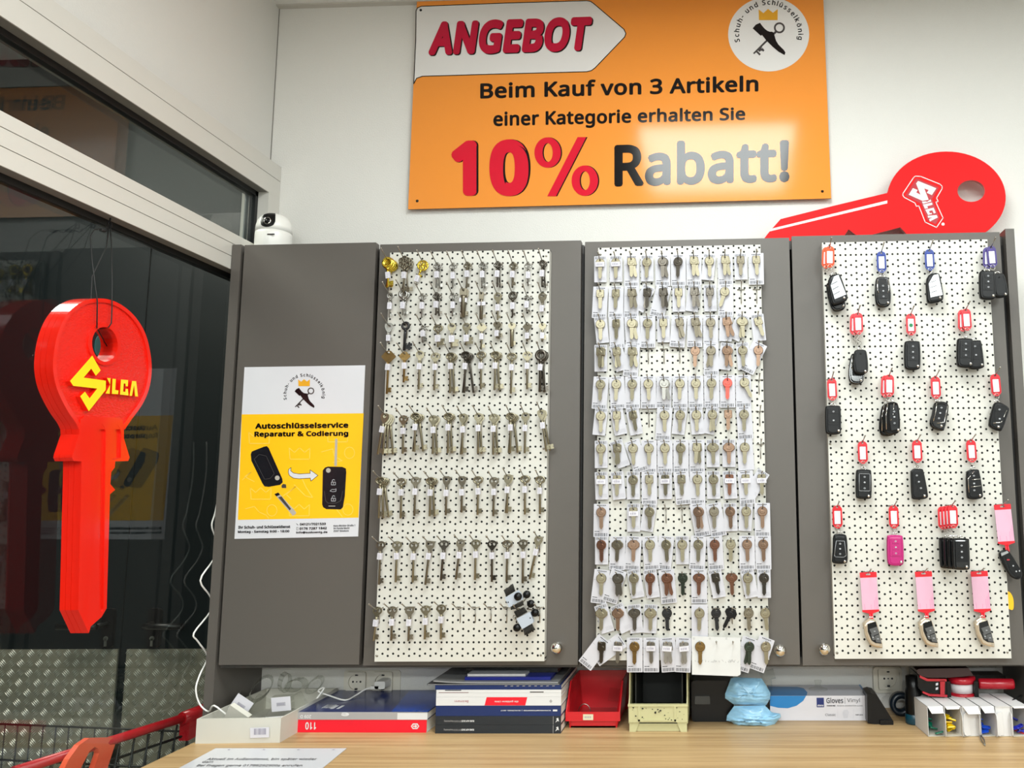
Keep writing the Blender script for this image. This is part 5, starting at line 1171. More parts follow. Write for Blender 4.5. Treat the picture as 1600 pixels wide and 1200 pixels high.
q = MB(); q.bbox(a.x, b.x, YB-0.0035, YB-0.0005, b.z, a.z, 0.006); part(q, 'frame', M_sock, t)
for px, py in ((557, 1065.5), (598.5, 1065.5)):
    c = sw(px, py); q = MB(); socket_insert(q, c.x, c.z, 0.0245); part(q, 'outlet', [M_sock, M_black], t)
a, b = sw(1363, 1041), sw(1411, 1083)
t = thing('wall_socket', 'single wall socket in a rounded frame, right of the glove box', 'socket', Vector(((a.x+b.x)/2, YB, (a.z+b.z)/2)))
q = MB(); q.bbox(a.x, b.x, YB-0.0035, YB-0.0005, b.z, a.z, 0.011); q.prism(rrect(a.x, b.x, b.z, a.z, 0.011), YB-0.009, YB-0.003, 0, holes=[rrect(a.x+0.006, b.x-0.006, b.z+0.006, a.z-0.006, 0.008)], taper=0.03); part(q, 'frame', M_sock, t)
c = sw(1388, 1060.5); q = MB(); socket_insert(q, c.x, c.z, 0.0245); part(q, 'outlet', [M_sock, M_black], t)

# ================================================================ WHITE TRAY AND ITS CONTENTS
M_cb = mat('white_cardboard', (200, 197, 187), 0.65, var=0.02)
M_clear = glass_mat('clear_plastic', (0.965, 0.97, 0.955), 1.4, 0.05)
fl_, fr_ = onZ(305, 1162), onZ(437, 1160.5); h = at(437, 1122, fr_.y).z-DESK
br_ = onZ(532, 1073, DESK+h); bl_ = br_+Vector((fl_.x-fr_.x, 0, 0)); bl_.z = br_.z = DESK
YBK = min(br_.y, YB-0.012); k_ = (YBK-fr_.y)/(br_.y-fr_.y); br_ = fr_.lerp(br_, k_); bl_ = fl_.lerp(bl_, k_); br_.z = bl_.z = DESK
t = thing('cardboard_tray', 'shallow open white cardboard box with a barcode label, at the left end of the desk', 'box', Vector((fl_.x, fl_.y, DESK)))
q = MB(); base = [fl_, fr_, br_, bl_]
cc = sum(base, Vector())/4
ins = [p+(cc-p)*0.035 for p in base]
UP = Vector((0, 0, 1))
for i in range(4):
    j = (i+1) % 4; a, b, c, d = base[i], base[j], ins[j], ins[i]
    q.add([a, b, c, d, a+UP*h, b+UP*h, c+UP*h, d+UP*h], [(0, 1, 5, 4), (4, 5, 6, 7), (2, 3, 7, 6), (0, 3, 2, 1)])
q.add([p+UP*0.0004 for p in base]+[p+UP*0.003 for p in base], [(0, 3, 2, 1), (4, 5, 6, 7)]); part(q, 'tray', M_cb, t)
q = MB(); l0, l1, l2, l3 = [at(*p, -0.0885)+FRONT(0.001) for p in [(391, 1153), (421, 1152), (421, 1136), (391, 1137)]]
q.poly([l0, l1, l2, l3], 0); x = 0.1
while x < 0.78:
    w = random.choice((0.03, 0.05, 0.07)); x2 = x+0.15
    q.poly([l0.lerp(l1, x2*0.85)+(l3-l0)*0.3+FRONT(0.0003), l0.lerp(l1, (x2+w)*0.85)+(l3-l0)*0.3+FRONT(0.0003), l0.lerp(l1, (x2+w)*0.85)+(l3-l0)*0.9+FRONT(0.0003), l0.lerp(l1, x2*0.85)+(l3-l0)*0.9+FRONT(0.0003)], 1); x += w+random.choice((0.02, 0.04))
part(q, 'barcode_label', [M_stk, M_stp], t)
def obox(name, label, c, size, rot, m, cat, faces=None, group=None):
    """small box with its own turn; faces adds printed plates"""
    t = thing(name, label, cat, c, group, rot); sx, sy, sz = [v/2 for v in size]
    q = MB(); q.bbox(-sx, sx, -sy, sy, -sz, sz, min(size)*0.06); q.build('shell', m, t)
    if faces:
        p = MB(); p.box(-sx*0.97, sx*0.97, -sy-0.0008, -sy-0.0002, -sz*0.97, sz*0.97, 0)
        p.box(-sx*0.45, sx*0.45, -sy-0.0012, -sy-0.0008, -sz*0.25, sz*0.25, 2)
        for i in range(5): p.box(-sx*0.34+i*sx*0.14, -sx*0.27+i*sx*0.14, -sy-0.0014, -sy-0.0012, -sz*0.12, sz*0.12, 1)
        p.build('label', [M_stk, M_stp, M_cgr], t)
    return t
def pin(px, py, Y): return at(px, py, Y)
obox('label_box', 'tilted white-labelled clear case leaning left in the white tray', pin(379, 1101, -0.04), (0.042, 0.014, 0.042), (0.15, 0.60, 0.15), M_clear, 'case', True)
obox('label_box', 'upright white-labelled clear case at the right front of the white tray', pin(442, 1098, -0.015), (0.044, 0.016, 0.032), (0.1, -0.07, 0.05), M_clear, 'case', True)
obox('label_box', 'white label lying low at the front of the white tray', pin(372, 1119, -0.055), (0.050, 0.012, 0.036), (0.3, 0.55, 0.0), M_cb, 'case')
obox('clear_case', 'clear plastic case in the middle of the white tray', pin(408, 1104, 0.0), (0.040, 0.018, 0.040), (0.2, 0.5, 0.3), M_clear, 'case')
obox('clear_case', 'clear plastic case in the far right of the white tray', pin(463, 1098, 0.03), (0.036, 0.020, 0.036), (0.1, -0.5, 0.2), M_clear, 'case')
obox('clear_case', 'small clear case at the left rim of the white tray', pin(333, 1108, -0.02), (0.020, 0.012, 0.016), (0.2, 0.5, 0.2), M_clear, 'case')
def holder(label, c, rot, s=1.0):
    t = thing('clear_holder', label, 'plastic holder', c, 'clear plastic holders in the tray', rot)
    q = MB()
    for y in (-0.010, 0.010): q.ring((0, y, 0), 0.012*s, 0.022*s, 0.0011, 24, 6, 0)
    q.build('ring_frame', M_clear, t); q = MB()
    for z in (-0.010, 0.004, 0.016): q.bbox(-0.011*s, -0.009*s, -0.010, 0.010, z, z+0.003, 0.0008)
    q.prism(ellipse(0, 0, 0.0122*s, 0.0222*s, 24), -0.010, 0.010, holes=[ellipse(0, 0, 0.0116*s, 0.0216*s, 24)]); q.build('band', M_clear, t)
holder('clear plastic holder slanting up out of the white tray, leftmost of the holders', pin(408, 1076, 0.03), (0.2, 0.62, 0.5), 1.45)
holder('clear plastic holder at the back of the white tray, beside the slanting one', pin(445, 1066, 0.10), (0.1, 0.1, 0.9), 1.0)
holder('clear plastic holder in the middle back of the white tray', pin(463, 1070, 0.11), (0.4, 1.3, 0.2), 1.15)
holder('clear plastic holder hanging over the right rim of the white tray', pin(492, 1070, 0.12), (0.2, 0.8, 0.3), 1.05)

# ================================================================ BOOKS
M_page = mat('book_pages', (228, 224, 214), 0.8, var=0.04, vs=8, vscale=(1, 1, 120))
def printed(c, r=0.3): return mat('print_%d_%d_%d' % c, c, r, var=0.02)
def book(label, x0, x1, yf, depth, z, th, cover, spine, rotz=0.0, name='book', soft=False, top=None):
    """book lying flat, spine to the viewer"""
    cx = (x0+x1)/2; w = x1-x0
    t = thing(name, label, 'book', Vector((cx, yf, z)), None, (0, 0, rotz)); c = 0.0009 if th < 0.012 else 0.0014
    q = MB(); q.box(-w/2, w/2, 0, depth, 0, c, 0); q.box(-w/2, w/2, 0, depth, th-c, th, 0); q.build('cover', cover, t)
    q = MB(); q.box(-w/2, w/2, -0.0006, 0.0012, 0, th-0.0002, 0); sp = q.build('spine', spine, t)
    q = MB(); q.box(-w/2+0.0012, w/2-0.0012, 0.0012, depth-0.0012, c, th-c); q.build('pages', M_page, t)
    return t, sp, w
def spine_text(sp, txt, u0, u1, v0, v1, w, th, m, bold=0.03, upside=True, y=-0.0011):
    q = MB(); x0, x1, z0, z1 = -w/2+w*u0, -w/2+w*u1, th*v0, th*v1
    text_quad(q, txt, [Vector((x0, y, z0)), Vector((x1, y, z0)), Vector((x1, y, z1)), Vector((x0, y, z1))], 0, bold, flip=upside); q.build('lettering', m, sp)
def spine_block(sp, pts, w, th, m, name='colour_band', y=-0.0009):
    q = MB(); flat(q, [Vector((-w/2+w*a, y, th*b)) for a, b in pts], 0); q.build(name, m, sp)
M_wi = printed((210, 210, 211)); M_ri = printed((226, 20, 44)); M_nv = printed((14, 40, 92)); M_dk = printed((28, 36, 44)); M_bl = printed((12, 34, 96), 0.22); M_gi = printed((160, 158, 158))
zr = DESK+0.0002
b1, sp, w = book('thick red-spined catalogue lying under the blue one, beside the white tray', -0.962, -0.668, -0.0095, 0.202, zr, 0.0275, M_wi, M_ri, -0.008)
spine_text(sp, '110', 0.06, 0.145, 0.22, 0.80, w, 0.0275, M_wi, 0.03)
spine_block(sp, [(0.88, 0.5), (0.895, 0.72), (0.93, 0.72), (0.945, 0.5), (0.93, 0.28), (0.895, 0.28)], w, 0.0275, M_wi, 'emblem'); spine_block(sp, [(0.888, 0.5), (0.9, 0.62), (0.925, 0.62), (0.937, 0.5), (0.925, 0.38), (0.9, 0.38)], w, 0.0275, M_ri, 'emblem', -0.0012); spine_block(sp, [(0.895, 0.46), (0.91, 0.46), (0.918, 0.38), (0.930, 0.5), (0.918, 0.62), (0.91, 0.54), (0.895, 0.54)], w, 0.0275, M_wi, 'emblem', -0.0015)
z2 = zr+0.0277
b2, sp, w = book('dark blue catalogue with grey spine on top of the red one', -0.964, -0.666, -0.0105, 0.205, z2, 0.0165, M_bl, M_gi, -0.006)
spine_block(sp, [(0.77, 0.02), (1, 0.02), (1, 0.88), (0.77, 0.88)], w, 0.0165, M_wi); spine_text(sp, '209 D', 0.025, 0.11, 0.18, 0.62, w, 0.0165, M_wi); spine_text(sp, 'e', 0.34, 0.40, 0.45, 0.95, w, 0.0165, M_wi, 0.05)
q = MB(); z = 0.0168
for (a, b, c, d, t_) in ((0.10, 0.20, 0.02, 0.045, '2017/18'), ): text_quad(q, t_, [Vector((-w/2+w*0.21, 0.062, z)), Vector((-w/2+w*0.13, 0.062, z)), Vector((-w/2+w*0.13, 0.030, z)), Vector((-w/2+w*0.21, 0.030, z))], 0, 0.04, off=Vector())
for a, b in ((0.205, 0.235), (0.255, 0.28)): q.poly([Vector((-w/2+w*a, 0.025, z)), Vector((-w/2+w*b, 0.025, z)), Vector((-w/2+w*b, 0.055, z)), Vector((-w/2+w*a, 0.055, z))], 0)
q.build('title', M_wi, b2)
q = MB(); q.poly([Vector((-w/2+w*0.72, 0.0005, z)), Vector((w/2-0.001, 0.0005, z)), Vector((w/2-0.001, 0.20, z)), Vector((-w/2+w*0.60, 0.20, z))], 0); q.poly([Vector((w/2-0.034, 0.15, z+0.0002)), Vector((w/2-0.006, 0.15, z+0.0002)), Vector((w/2-0.006, 0.185, z+0.0002)), Vector((w/2-0.034, 0.185, z+0.0002))], 1); q.build('cover_panel', [printed((14, 62, 150), 0.22), printed((60, 80, 110))], b2)
X0, X1, YF, DP = -0.646, -0.3645, -0.0165, 0.205
z = zr
def st(th, label, cover, spine, dx=(0, 0), rz=0.0):
    global z
    r = book(label, X0+dx[0], X1+dx[1], YF, DP, z, th, cover, spine, rz); z += th+0.0002; return r
for i in range(2):
    t, sp, w = st(0.0184, ('dark grey-spined catalogue at the very bottom of the tall stack', 'dark grey-spined catalogue second from bottom of the tall stack')[i], M_dk, M_dk)
    spine_text(sp, '2017/2018 Hauptkatalog', 0.07, 0.21, 0.30, 0.56, w, 0.0184, M_gi, 0.01); spine_text(sp, 'RUND AUF ZACK', 0.21, 0.31, 0.32, 0.54, w, 0.0184, M_wi, 0.05)
    spine_block(sp, [(0.955, 0.25), (0.975, 0.45), (0.985, 0.35), (0.978, 0.8), (0.962, 0.7), (0.968, 0.55)], w, 0.0184, M_wi, 'emblem'); spine_block(sp, [(0.937, 0.02), (0.940, 0.02), (0.940, 0.95), (0.937, 0.95)], w, 0.0184, M_gi, 'dotted_line')
t, sp, w = st(0.022, 'navy-spined catalogue in the tall stack, above the dark grey ones', M_nv, M_nv)
spine_text(sp, 'SCHUHKOMPONENTEN | SCHLÜSSEL 2017', 0.52, 0.92, 0.45, 0.62, w, 0.022, M_wi, 0.04); spine_block(sp, [(0.935, 0.45), (0.97, 0.45), (0.97, 0.62), (0.935, 0.62)], w, 0.022, M_wi, 'mark')
t, sp, w = st(0.0185, 'white-spined catalogue with a red slanted band in the tall stack', M_wi, M_wi)
spine_block(sp, [(0.39, 0.02), (0.715, 0.02), (0.73, 0.97), (0.405, 0.97)], w, 0.0185, M_ri); spine_text(sp, 'die goldene Linie', 0.47, 0.66, 0.34, 0.62, w, 0.0185, M_wi, 0.02, y=-0.0013); spine_text(sp, 'Beckmann', 0.15, 0.26, 0.34, 0.62, w, 0.0185, printed((160, 60, 70)), 0.0)
spine_block(sp, [(0.905, 0.5), (0.918, 0.72), (0.931, 0.5), (0.918, 0.28)], w, 0.0185, M_gi, 'emblem')
st(0.0083, 'plain white-spined brochure in the tall stack, above the red-banded catalogue', M_wi, M_wi)
t, sp, w = st(0.0068, 'thin white brochure with black spine marks in the tall stack', M_wi, M_wi)
spine_block(sp, [(0.02, 0.05), (0.26, 0.05), (0.26, 0.2), (0.02, 0.2)], w, 0.0068, printed((110, 50, 50)), 'mark'); spine_block(sp, [(0.75, 0.1), (0.86, 0.1), (0.86, 0.4), (0.75, 0.4)], w, 0.0068, printed((60, 56, 52)), 'mark'); spine_block(sp, [(0.07, 0.7), (0.2, 0.7), (0.2, 0.95), (0.07, 0.95)], w, 0.0068, M_dk, 'mark')
t, sp, w = st(0.0098, 'bright navy brochure with dashes along its spine near the top of the tall stack', M_nv, M_nv, (-0.003, 0))
for i in range(9): spine_block(sp, [(0.55+0.047*i, 0.72), (0.57+0.047*i, 0.72), (0.575+0.047*i, 0.86), (0.555+0.047*i, 0.86)], w, 0.0098, M_gi, 'mark')
# magazines fanned over the stack
def magazine(label, x0, x1, y0, y1, z, th, m, bend=0.0, page=M_wi):
    t = thing('magazine', label, 'magazine', Vector(((x0+x1)/2, y0, z))); q = MB(); w = x1-x0; n = 8
    for (za, zb, mi, inset) in ((0, th*0.35, 0, 0), (th*0.35, th*0.75, 1, 0.001), (th*0.75, th, 0, 0)):
        vs = []; 
        for i in range(n+1):
            x = -w/2+inset+(w-2*inset)*i/n; e = bend*(1-i/n)**7 if bend > 0 else -bend*(i/n)**3
            for yy in (inset, y1-y0-inset):
                for zz in (za, zb): vs.append((x, yy, zz+e))
        fs = []
        for i in range(n):
            b = 4*i; fs += [(b, b+4, b+5, b+1), (b+2, b+3, b+7, b+6), (b+1, b+5, b+7, b+3), (b, b+2, b+6, b+4)]
        fs += [(0, 1, 3, 2), (4*n, 4*n+2, 4*n+3, 4*n+1)]
        q.add(vs, fs, mi)
    q.build('sheets', [m, page], t); return t
magazine('thin dark-edged magazine sticking out left on the tall stack', -0.668, -0.368, -0.018, 0.185, z, 0.0024, printed((70, 70, 72)), 0.0); z += 0.0026
magazine('white-edged grey magazine curling up on the tall stack', -0.655, -0.372, -0.015, 0.187, z, 0.0030, printed((118, 118, 118)), 0.004); z += 0.0042
magazine('royal blue folder on the tall stack under the silver brochure', -0.588, -0.392, 0.0, 0.185, z, 0.0066, printed((14, 30, 120)), 0.0, printed((14, 30, 120))); z += 0.0068
magazine('black brochure on the tall stack behind the silver one', -0.60, -0.385, 0.046, 0.19, z, 0.010, printed((14, 15, 18)), 0.0, printed((14, 15, 18)))
magazine('silver grey brochure on top of the royal blue folder', -0.583, -0.45, 0.003, 0.043, z+0.0002, 0.0060, printed((150, 152, 156)), 0.0); 

# ================================================================ BINS
M_rb = mat('red_bin_plastic', (198, 24, 34), 0.35, var=0.03)
M_gb = mat('olive_enamel', (188, 184, 140), 0.45, var=0.05)
M_chip = mat('chipped_spot', (44, 44, 34), 0.7)
t = thing('storage_bin', 'red open-fronted storage bin between the book stack and the olive bin', 'bin', Vector((-0.30, 0.025, DESK)))
x0, x1, y0, y1, hB = -0.3615, -0.2375, 0.022, 0.192, 0.092; q = MB()
q.box(x0+0.008, x1-0.008, y0+0.006, y1, DESK+0.0002, DESK+0.004)
side = [(y0, DESK+0.018), (y0, DESK+0.036), (y0+0.055, DESK+hB), (y1, DESK+hB), (y1, DESK), (y0+0.006, DESK)]
for xs, sg in ((x0, 1), (x1, -1)):
    lo = [(xs+sg*(0.008 if zz < DESK+0.02 else 0.0), yy, zz) for yy, zz in side]; inn = [(p[0]+sg*0.003, p[1], p[2]) for p in lo]; n = len(lo)
    q.add(lo+inn, [tuple(range(n)) if sg < 0 else tuple(reversed(range(n))), tuple(range(n, 2*n)) if sg > 0 else tuple(reversed(range(n, 2*n)))]+[(i, (i+1) % n, n+(i+1) % n, n+i) for i in range(n)])
q.box(x0, x1, y1-0.003, y1, DESK, DESK+hB); q.box(x0+0.008, x1-0.008, y0+0.006, y0+0.009, DESK+0.0002, DESK+0.02)
q.box(x0, x1, y0-0.001, y0+0.003, DESK+0.016, DESK+0.036); q.box(x0, x1, y0+0.003, y0+0.01, DESK+0.016, DESK+0.0185)
part(q, 'bin_shell', M_rb, t)
a, b = at(911, 1125, y0-0.0015), at(927, 1116, y0-0.0015); q = MB(); q.box(a.x, b.x, y0-0.0022, y0-0.0012, a.z, b.z, 0)
for i in range(4): q.box(a.x+0.004+i*0.004, a.x+0.006+i*0.004, y0-0.0024, y0-0.0022, a.z+0.004, b.z-0.004, 1)
part(q, 'label', [mat('old_label', (214, 206, 178), 0.6), M_stp], t)
q = MB(); q.ring((-0.325, 0.06, DESK+0.026), 0.014, 0.018, 0.001, 20, 6); tag(q.build('wire_ring', M_wire), 'thin wire ring lying in the red bin', 'ring')
obox('small_card', 'little white card in the front of the red bin', Vector((-0.265, 0.05, DESK+0.012)), (0.020, 0.003, 0.014), (0.3, 0.1, 0), M_stk, 'card')
obox('clear_sleeve', 'clear plastic sleeve leaning in the back of the red bin', Vector((-0.262, 0.12, DESK+0.05)), (0.03, 0.004, 0.03), (-0.5, 0.15, 0.1), M_clear, 'sleeve')

t = thing('storage_bin', 'chipped olive metal bin with dark open front under the middle pegboard', 'bin', Vector((-0.15, -0.004, DESK)))
x0, x1, y0, y1, hB = -0.2155, -0.0835, -0.006, 0.185, 0.125; q = MB()
q.box(x0+0.004, x1-0.004, y0+0.004, y1, DESK+0.014, DESK+0.017); q.box(x0, x1, y1-0.002, y1, DESK+0.014, DESK+hB)
for xa, xb in ((x0, x0+0.0025), (x1-0.0025, x1)):
    pr = [(y0+0.002, DESK+0.018), (y0-0.001, DESK+0.058), (y0+0.012, DESK+0.075), (y0+0.018, DESK+hB), (y1, DESK+hB), (y1, DESK+0.014)]
    n = len(pr); q.add([(xa, *p) for p in pr]+[(xb, *p) for p in pr], [tuple(reversed(range(n))), tuple(range(n, 2*n))]+[(i, (i+1) % n, n+(i+1) % n, n+i) for i in range(n)])
part(q, 'bin_shell', M_gb, t)
q = MB(); q.box(x0+0.012, x0+0.0145, y0+0.03, y1-0.004, DESK+0.018, DESK+hB-0.006); q.box(x1-0.0145, x1-0.012, y0+0.03, y1-0.004, DESK+0.018, DESK+hB-0.006); q.box(x0+0.012, x1-0.012, y1-0.006, y1-0.003, DESK+0.018, DESK+hB-0.006); q.box(x0+0.003, x1-0.003, y0+0.005, y1-0.004, DESK+0.0172, DESK+0.0182); part(q, 'dark_inside', mat('bin_inside', (26, 28, 24), 0.6), t)  # dark inner sheets and floor make the interior darker than the enamel
q = MB(); q.bbox(x0+0.001, x1-0.001, y0-0.002, y0+0.002, DESK+0.021, DESK+0.058, 0.003); q.box(x0-0.001, x1+0.001, y0-0.004, y0+0.004, DESK+0.055, DESK+0.060); q.box(x0+0.022, x0+0.026, y0-0.0045, y0-0.001, DESK+0.024, DESK+0.056); q.box(x1-0.030, x1-0.026, y0-0.0045, y0-0.001, DESK+0.024, DESK+0.056); q.box(x0+0.022, x1-0.026, y0-0.0045, y0-0.001, DESK+0.024, DESK+0.028); part(q, 'front_lip', M_gb, t)
q = MB(); rr = random.Random(11)
for i in range(26):
    cx, cz = rr.uniform(x0+0.006, x1-0.006), rr.uniform(DESK+0.026, DESK+0.054); s = rr.uniform(0.0008, 0.0026)
    q.poly([(cx+s*rr.uniform(0.5, 1.3)*math.cos(a), y0-0.0048, cz+s*rr.uniform(0.4, 1)*math.sin(a)) for a in (0, 1, 2, 3.1, 4.2, 5.3)], 0)
part(q, 'paint_chips', M_chip, t)
q = MB()
for xa, sg in ((x0+0.002, 1), (x1-0.002, -1)): q.prism([(xa, DESK+0.0002), (xa+sg*0.014, DESK+0.0002), (xa+sg*0.022, DESK+0.0205), (xa, DESK+0.0205)], y0+0.001, y0+0.006)
q.box(x0+0.006, x1-0.006, y0+0.006, y0+0.009, DESK+0.0005, DESK+0.016); part(q, 'foot', M_gb, t)

# black machine in the dark behind
t = thing('label_machine', 'black machine standing in the dark between the olive bin and blue masks', 'machine', Vector((-0.04, 0.12, DESK)))
q = MB(); q.bbox(-0.078, 0.02, 0.075, 0.185, DESK+0.0002, DESK+0.092, 0.008); part(q, 'housing', M_bp, t)
q = MB(); q.bbox(-0.07, -0.035, 0.071, 0.075, DESK+0.040, DESK+0.058, 0.002); part(q, 'display', mat('dark_display', (30, 34, 34), 0.15), t)

# ================================================================ BLUE MASKS IN THEIR BAGS
M_mask = mat('mask_blue', (150, 200, 232), 0.35, var=0.22, vs=26, bump=0.9, bs=60, vscale=(1, 1, 3), coat=0.4)
def bagged(label, out, y, depth, seed):
    t = thing('mask_pack', label, 'face mask pack', Vector((at(*out[0], y).x, y, DESK)), 'bagged face masks'); rr = random.Random(seed)
    pts = [at(*p, y) for p in out]; c = sum(pts, Vector())/len(pts); q = MB(); n = len(pts); R = 9
    dense = []
    for i in range(n):
        for k in range(4): dense.append(pts[i].lerp(pts[(i+1) % n], k/4))
    N = len(dense); vs = []; fs = []
    for s in (-1, 1):
        base = len(vs)
        for r in range(R):
            u = 1-r/R
            for p in dense:
                v = c+(p-c)*u; bulge = depth/2*(1-u**2.6)*(1+rr.uniform(-0.2, 0.2)*u)+0.0022*math.sin(v.z*820+v.x*60+seed)*(r > 0)+0.0012*math.sin(v.x*190+v.z*90)*(r > 0)
                vs.append(Vector((v.x+rr.uniform(-1, 1)*0.0012*(r > 0), v.y+s*bulge, v.z+rr.uniform(-1, 1)*0.0012*(r > 0))))
        vs.append(c+Vector((0, s*depth/2, 0)))
        for r in range(R-1):
            for i in range(N):
                j = (i+1) % N; a, b, d, e = base+r*N+i, base+r*N+j, base+(r+1)*N+j, base+(r+1)*N+i
                fs.append((a, b, d, e) if s < 0 else (a, e, d, b))
        for i in range(N):
            a, b = base+(R-1)*N+i, base+(R-1)*N+(i+1) % N; fs.append((a, b, len(vs)-1) if s < 0 else (a, len(vs)-1, b))
    q.add(vs, fs, 0, True); part(q, 'mask_fabric', M_mask, t)
    q = MB(); q.tube([p+Vector((0, -0.001, 0)) for p in pts], 0.0009, 5, closed=True); part(q, 'bag_seam', M_clear, t)
    return t
bagged('upper blue face mask pack, propped on the lower one beside the glove box', [(1142, 1060), (1150, 1058), (1190, 1060), (1196, 1069), (1204, 1083), (1203, 1092), (1197, 1102), (1147, 1101), (1133, 1091), (1133, 1084)], 0.060, 0.050, 2)
bagged('lower blue face mask pack lying on the desk beside the glove box', [(1147, 1103), (1195, 1102), (1206, 1113), (1219, 1115), (1220, 1120), (1210, 1132), (1203, 1134.5), (1150, 1134), (1142, 1127), (1135, 1126), (1136, 1118)], 0.056, 0.046, 5)

# ================================================================ GLOVE BOX
gl, gr = onZ(1204, 1127), onZ(1357, 1125); gy = (gl.y+gr.y)/2; gh = at(1280, 1087, gy).z-DESK
t = thing('glove_box', 'white and blue box of vinyl gloves on the desk against the wall', 'box', Vector((gl.x, gy, DESK)))
M_gx = mat('glove_carton', (218, 217, 225), 0.4, var=0.01); M_gbl = mat('carton_blue', (30, 128, 196), 0.35); M_gnv = mat('carton_navy', (14, 40, 110), 0.35); M_gtx = mat('carton_text', (44, 44, 54), 0.4)
q = MB(); q.box(gl.x, gr.x, gy, gy+0.108, DESK+0.0003, DESK+gh, 0); q.box(gr.x-0.004, gr.x+0.0005, gy-0.0004, gy+0.108, DESK+0.0003, DESK+gh+0.0003, 1)
part(q, 'carton', [M_gx, M_gbl], t)
GB = lambda u, v: Vector((gl.x+(gr.x-gl.x)*u, gy-0.0007, DESK+gh*v))
q = MB(); flat(q, [GB(0, 1), GB(0.37, 1), GB(0.34, 0.8), GB(0.27, 0.6), GB(0.18, 0.5), GB(0.08, 0.52), GB(0, 0.6)], 0); gt = DESK+gh+0.0006
flat(q, [Vector((gl.x, gy, gt)), Vector((gl.x+0.085, gy, gt)), Vector((gl.x+0.09, gy+0.03, gt)), Vector((gl.x+0.085, gy+0.07, gt)), Vector((gl.x+0.07, gy+0.085, gt)), Vector((gl.x, gy+0.09, gt))], 0); part(q, 'blue_swoosh', M_gbl, t)
q = MB(); flat(q, [GB(0.475, 0.54), GB(0.55, 0.54), GB(0.55, 0.92), GB(0.475, 0.92)], 0); text_quad(q, 'abena', [GB(0.483, 0.58)+FRONT(0.0003), GB(0.542, 0.58)+FRONT(0.0003), GB(0.542, 0.66)+FRONT(0.0003), GB(0.483, 0.66)+FRONT(0.0003)], 1, 0.04); part(q, 'maker_mark', [M_gnv, M_gx], t)
q = MB(); text_quad(q, 'Gloves', [GB(0.575, 0.70), GB(0.745, 0.70), GB(0.745, 0.92), GB(0.575, 0.92)], 0, 0.02); text_quad(q, 'Vinyl', [GB(0.785, 0.695), GB(0.915, 0.695), GB(0.915, 0.90), GB(0.785, 0.90)], 0, 0.0)
flat(q, [GB(0.762, 0.68), GB(0.765, 0.68), GB(0.765, 0.93), GB(0.762, 0.93)], 0); text_quad(q, 'POWDER-FREE', [GB(0.578, 0.575), GB(0.665, 0.575), GB(0.665, 0.62), GB(0.578, 0.62)], 0, 0.05); text_quad(q, 'MEDICAL EXAMINATION GLOVES', [GB(0.685, 0.575), GB(0.945, 0.575), GB(0.945, 0.62), GB(0.685, 0.62)], 0, 0.0)
text_quad(q, 'Classic', [GB(0.56, 0.19), GB(0.665, 0.19), GB(0.665, 0.29), GB(0.56, 0.29)], 0, 0.0); text_quad(q, '100 pcs.', [GB(0.865, 0.20), GB(0.945, 0.20), GB(0.945, 0.26), GB(0.865, 0.26)], 0, 0.03)
for a in (0.685, 0.845): flat(q, [GB(a, 0.1), GB(a+0.002, 0.1), GB(a+0.002, 0.46), GB(a, 0.46)], 1)
flat(q, [GB(0.745, 0.1), GB(0.785, 0.1), GB(0.80, 0.35), GB(0.785, 0.45), GB(0.75, 0.43), GB(0.735, 0.3)], 1); part(q, 'lettering', [M_gtx, mat('carton_pale', (205, 205, 214), 0.4)], t)
p = Vector((gl.x+0.118, gy+0.055, DESK+gh+0.0003)); q = MB(); q.lathe([(0.0225, 0), (0.022, 0.002), (0.012, 0.005), (0.007, 0.009), (0.0065, 0.016), (0.009, 0.019), (0.009, 0.022), (0.0005, 0.0225)], p, 'z', 24); tag(q.build('suction_cup', M_clear), 'clear suction cup standing on the glove box', 'suction cup')
p = at(1200, 1075, 0.13); q = MB(); q.tube([at(1196, 1098, 0.13), at(1200, 1075, 0.13), at(1196, 1056, 0.13), at(1210, 1052, 0.13)], [0.006, 0.011, 0.016, 0.012], 10); tag(q.build('clear_tube', M_clear), 'crumpled clear plastic sleeve between the masks and the glove box', 'sleeve')

# ================================================================ BLACK AND BLUE THINGS RIGHT OF THE GLOVE BOX
wd = lambda px, py: at(px, py, 0.06)
q = MB(); q.prism([xz(wd(*p)) for p in [(1354, 1084), (1361, 1082), (1369, 1084), (1394, 1124), (1393, 1131), (1374, 1133.5), (1366, 1131), (1355, 1128)]], 0.055, 0.115)
t = thing('door_wedge', 'black wedge-shaped stand beside the right end of the glove box', 'stand', Vector((wd(1375, 1132).x, 0.06, DESK))); part(q, 'wedge_body', M_bp, t)
q = MB(); a = wd(1374, 1131); q.bbox(a.x, a.x+0.030, 0.0495, 0.0555, a.z, a.z+0.010, 0.002); part(q, 'toe', M_bp, t)
c = onZ(1432, 1134); t = thing('spray_bottle', 'black bottle with dark teal foot standing left of the white cartons', 'bottle', Vector((c.x, c.y+0.02, DESK)))
q = MB(); q.lathe([(0.0005, 0.0003), (0.019, 0.0003), (0.020, 0.004), (0.020, 0.020), (0.0185, 0.022)], (c.x, c.y+0.02, DESK), 'z', 28); part(q, 'foot', mat('teal_plastic', (12, 62, 78), 0.3), t)
q = MB(); q.lathe([(0.0185, 0.022), (0.0188, 0.030), (0.0185, 0.070), (0.016, 0.080), (0.016, 0.104), (0.0005, 0.105)], (c.x, c.y+0.02, DESK), 'z', 28); part(q, 'bottle_body', M_bp, t)
c = at(1408, 1112, 0.13); t = thing('tape_roll', 'dark roll standing on edge behind the black bottle', 'tape roll', Vector((c.x, 0.13, DESK)))
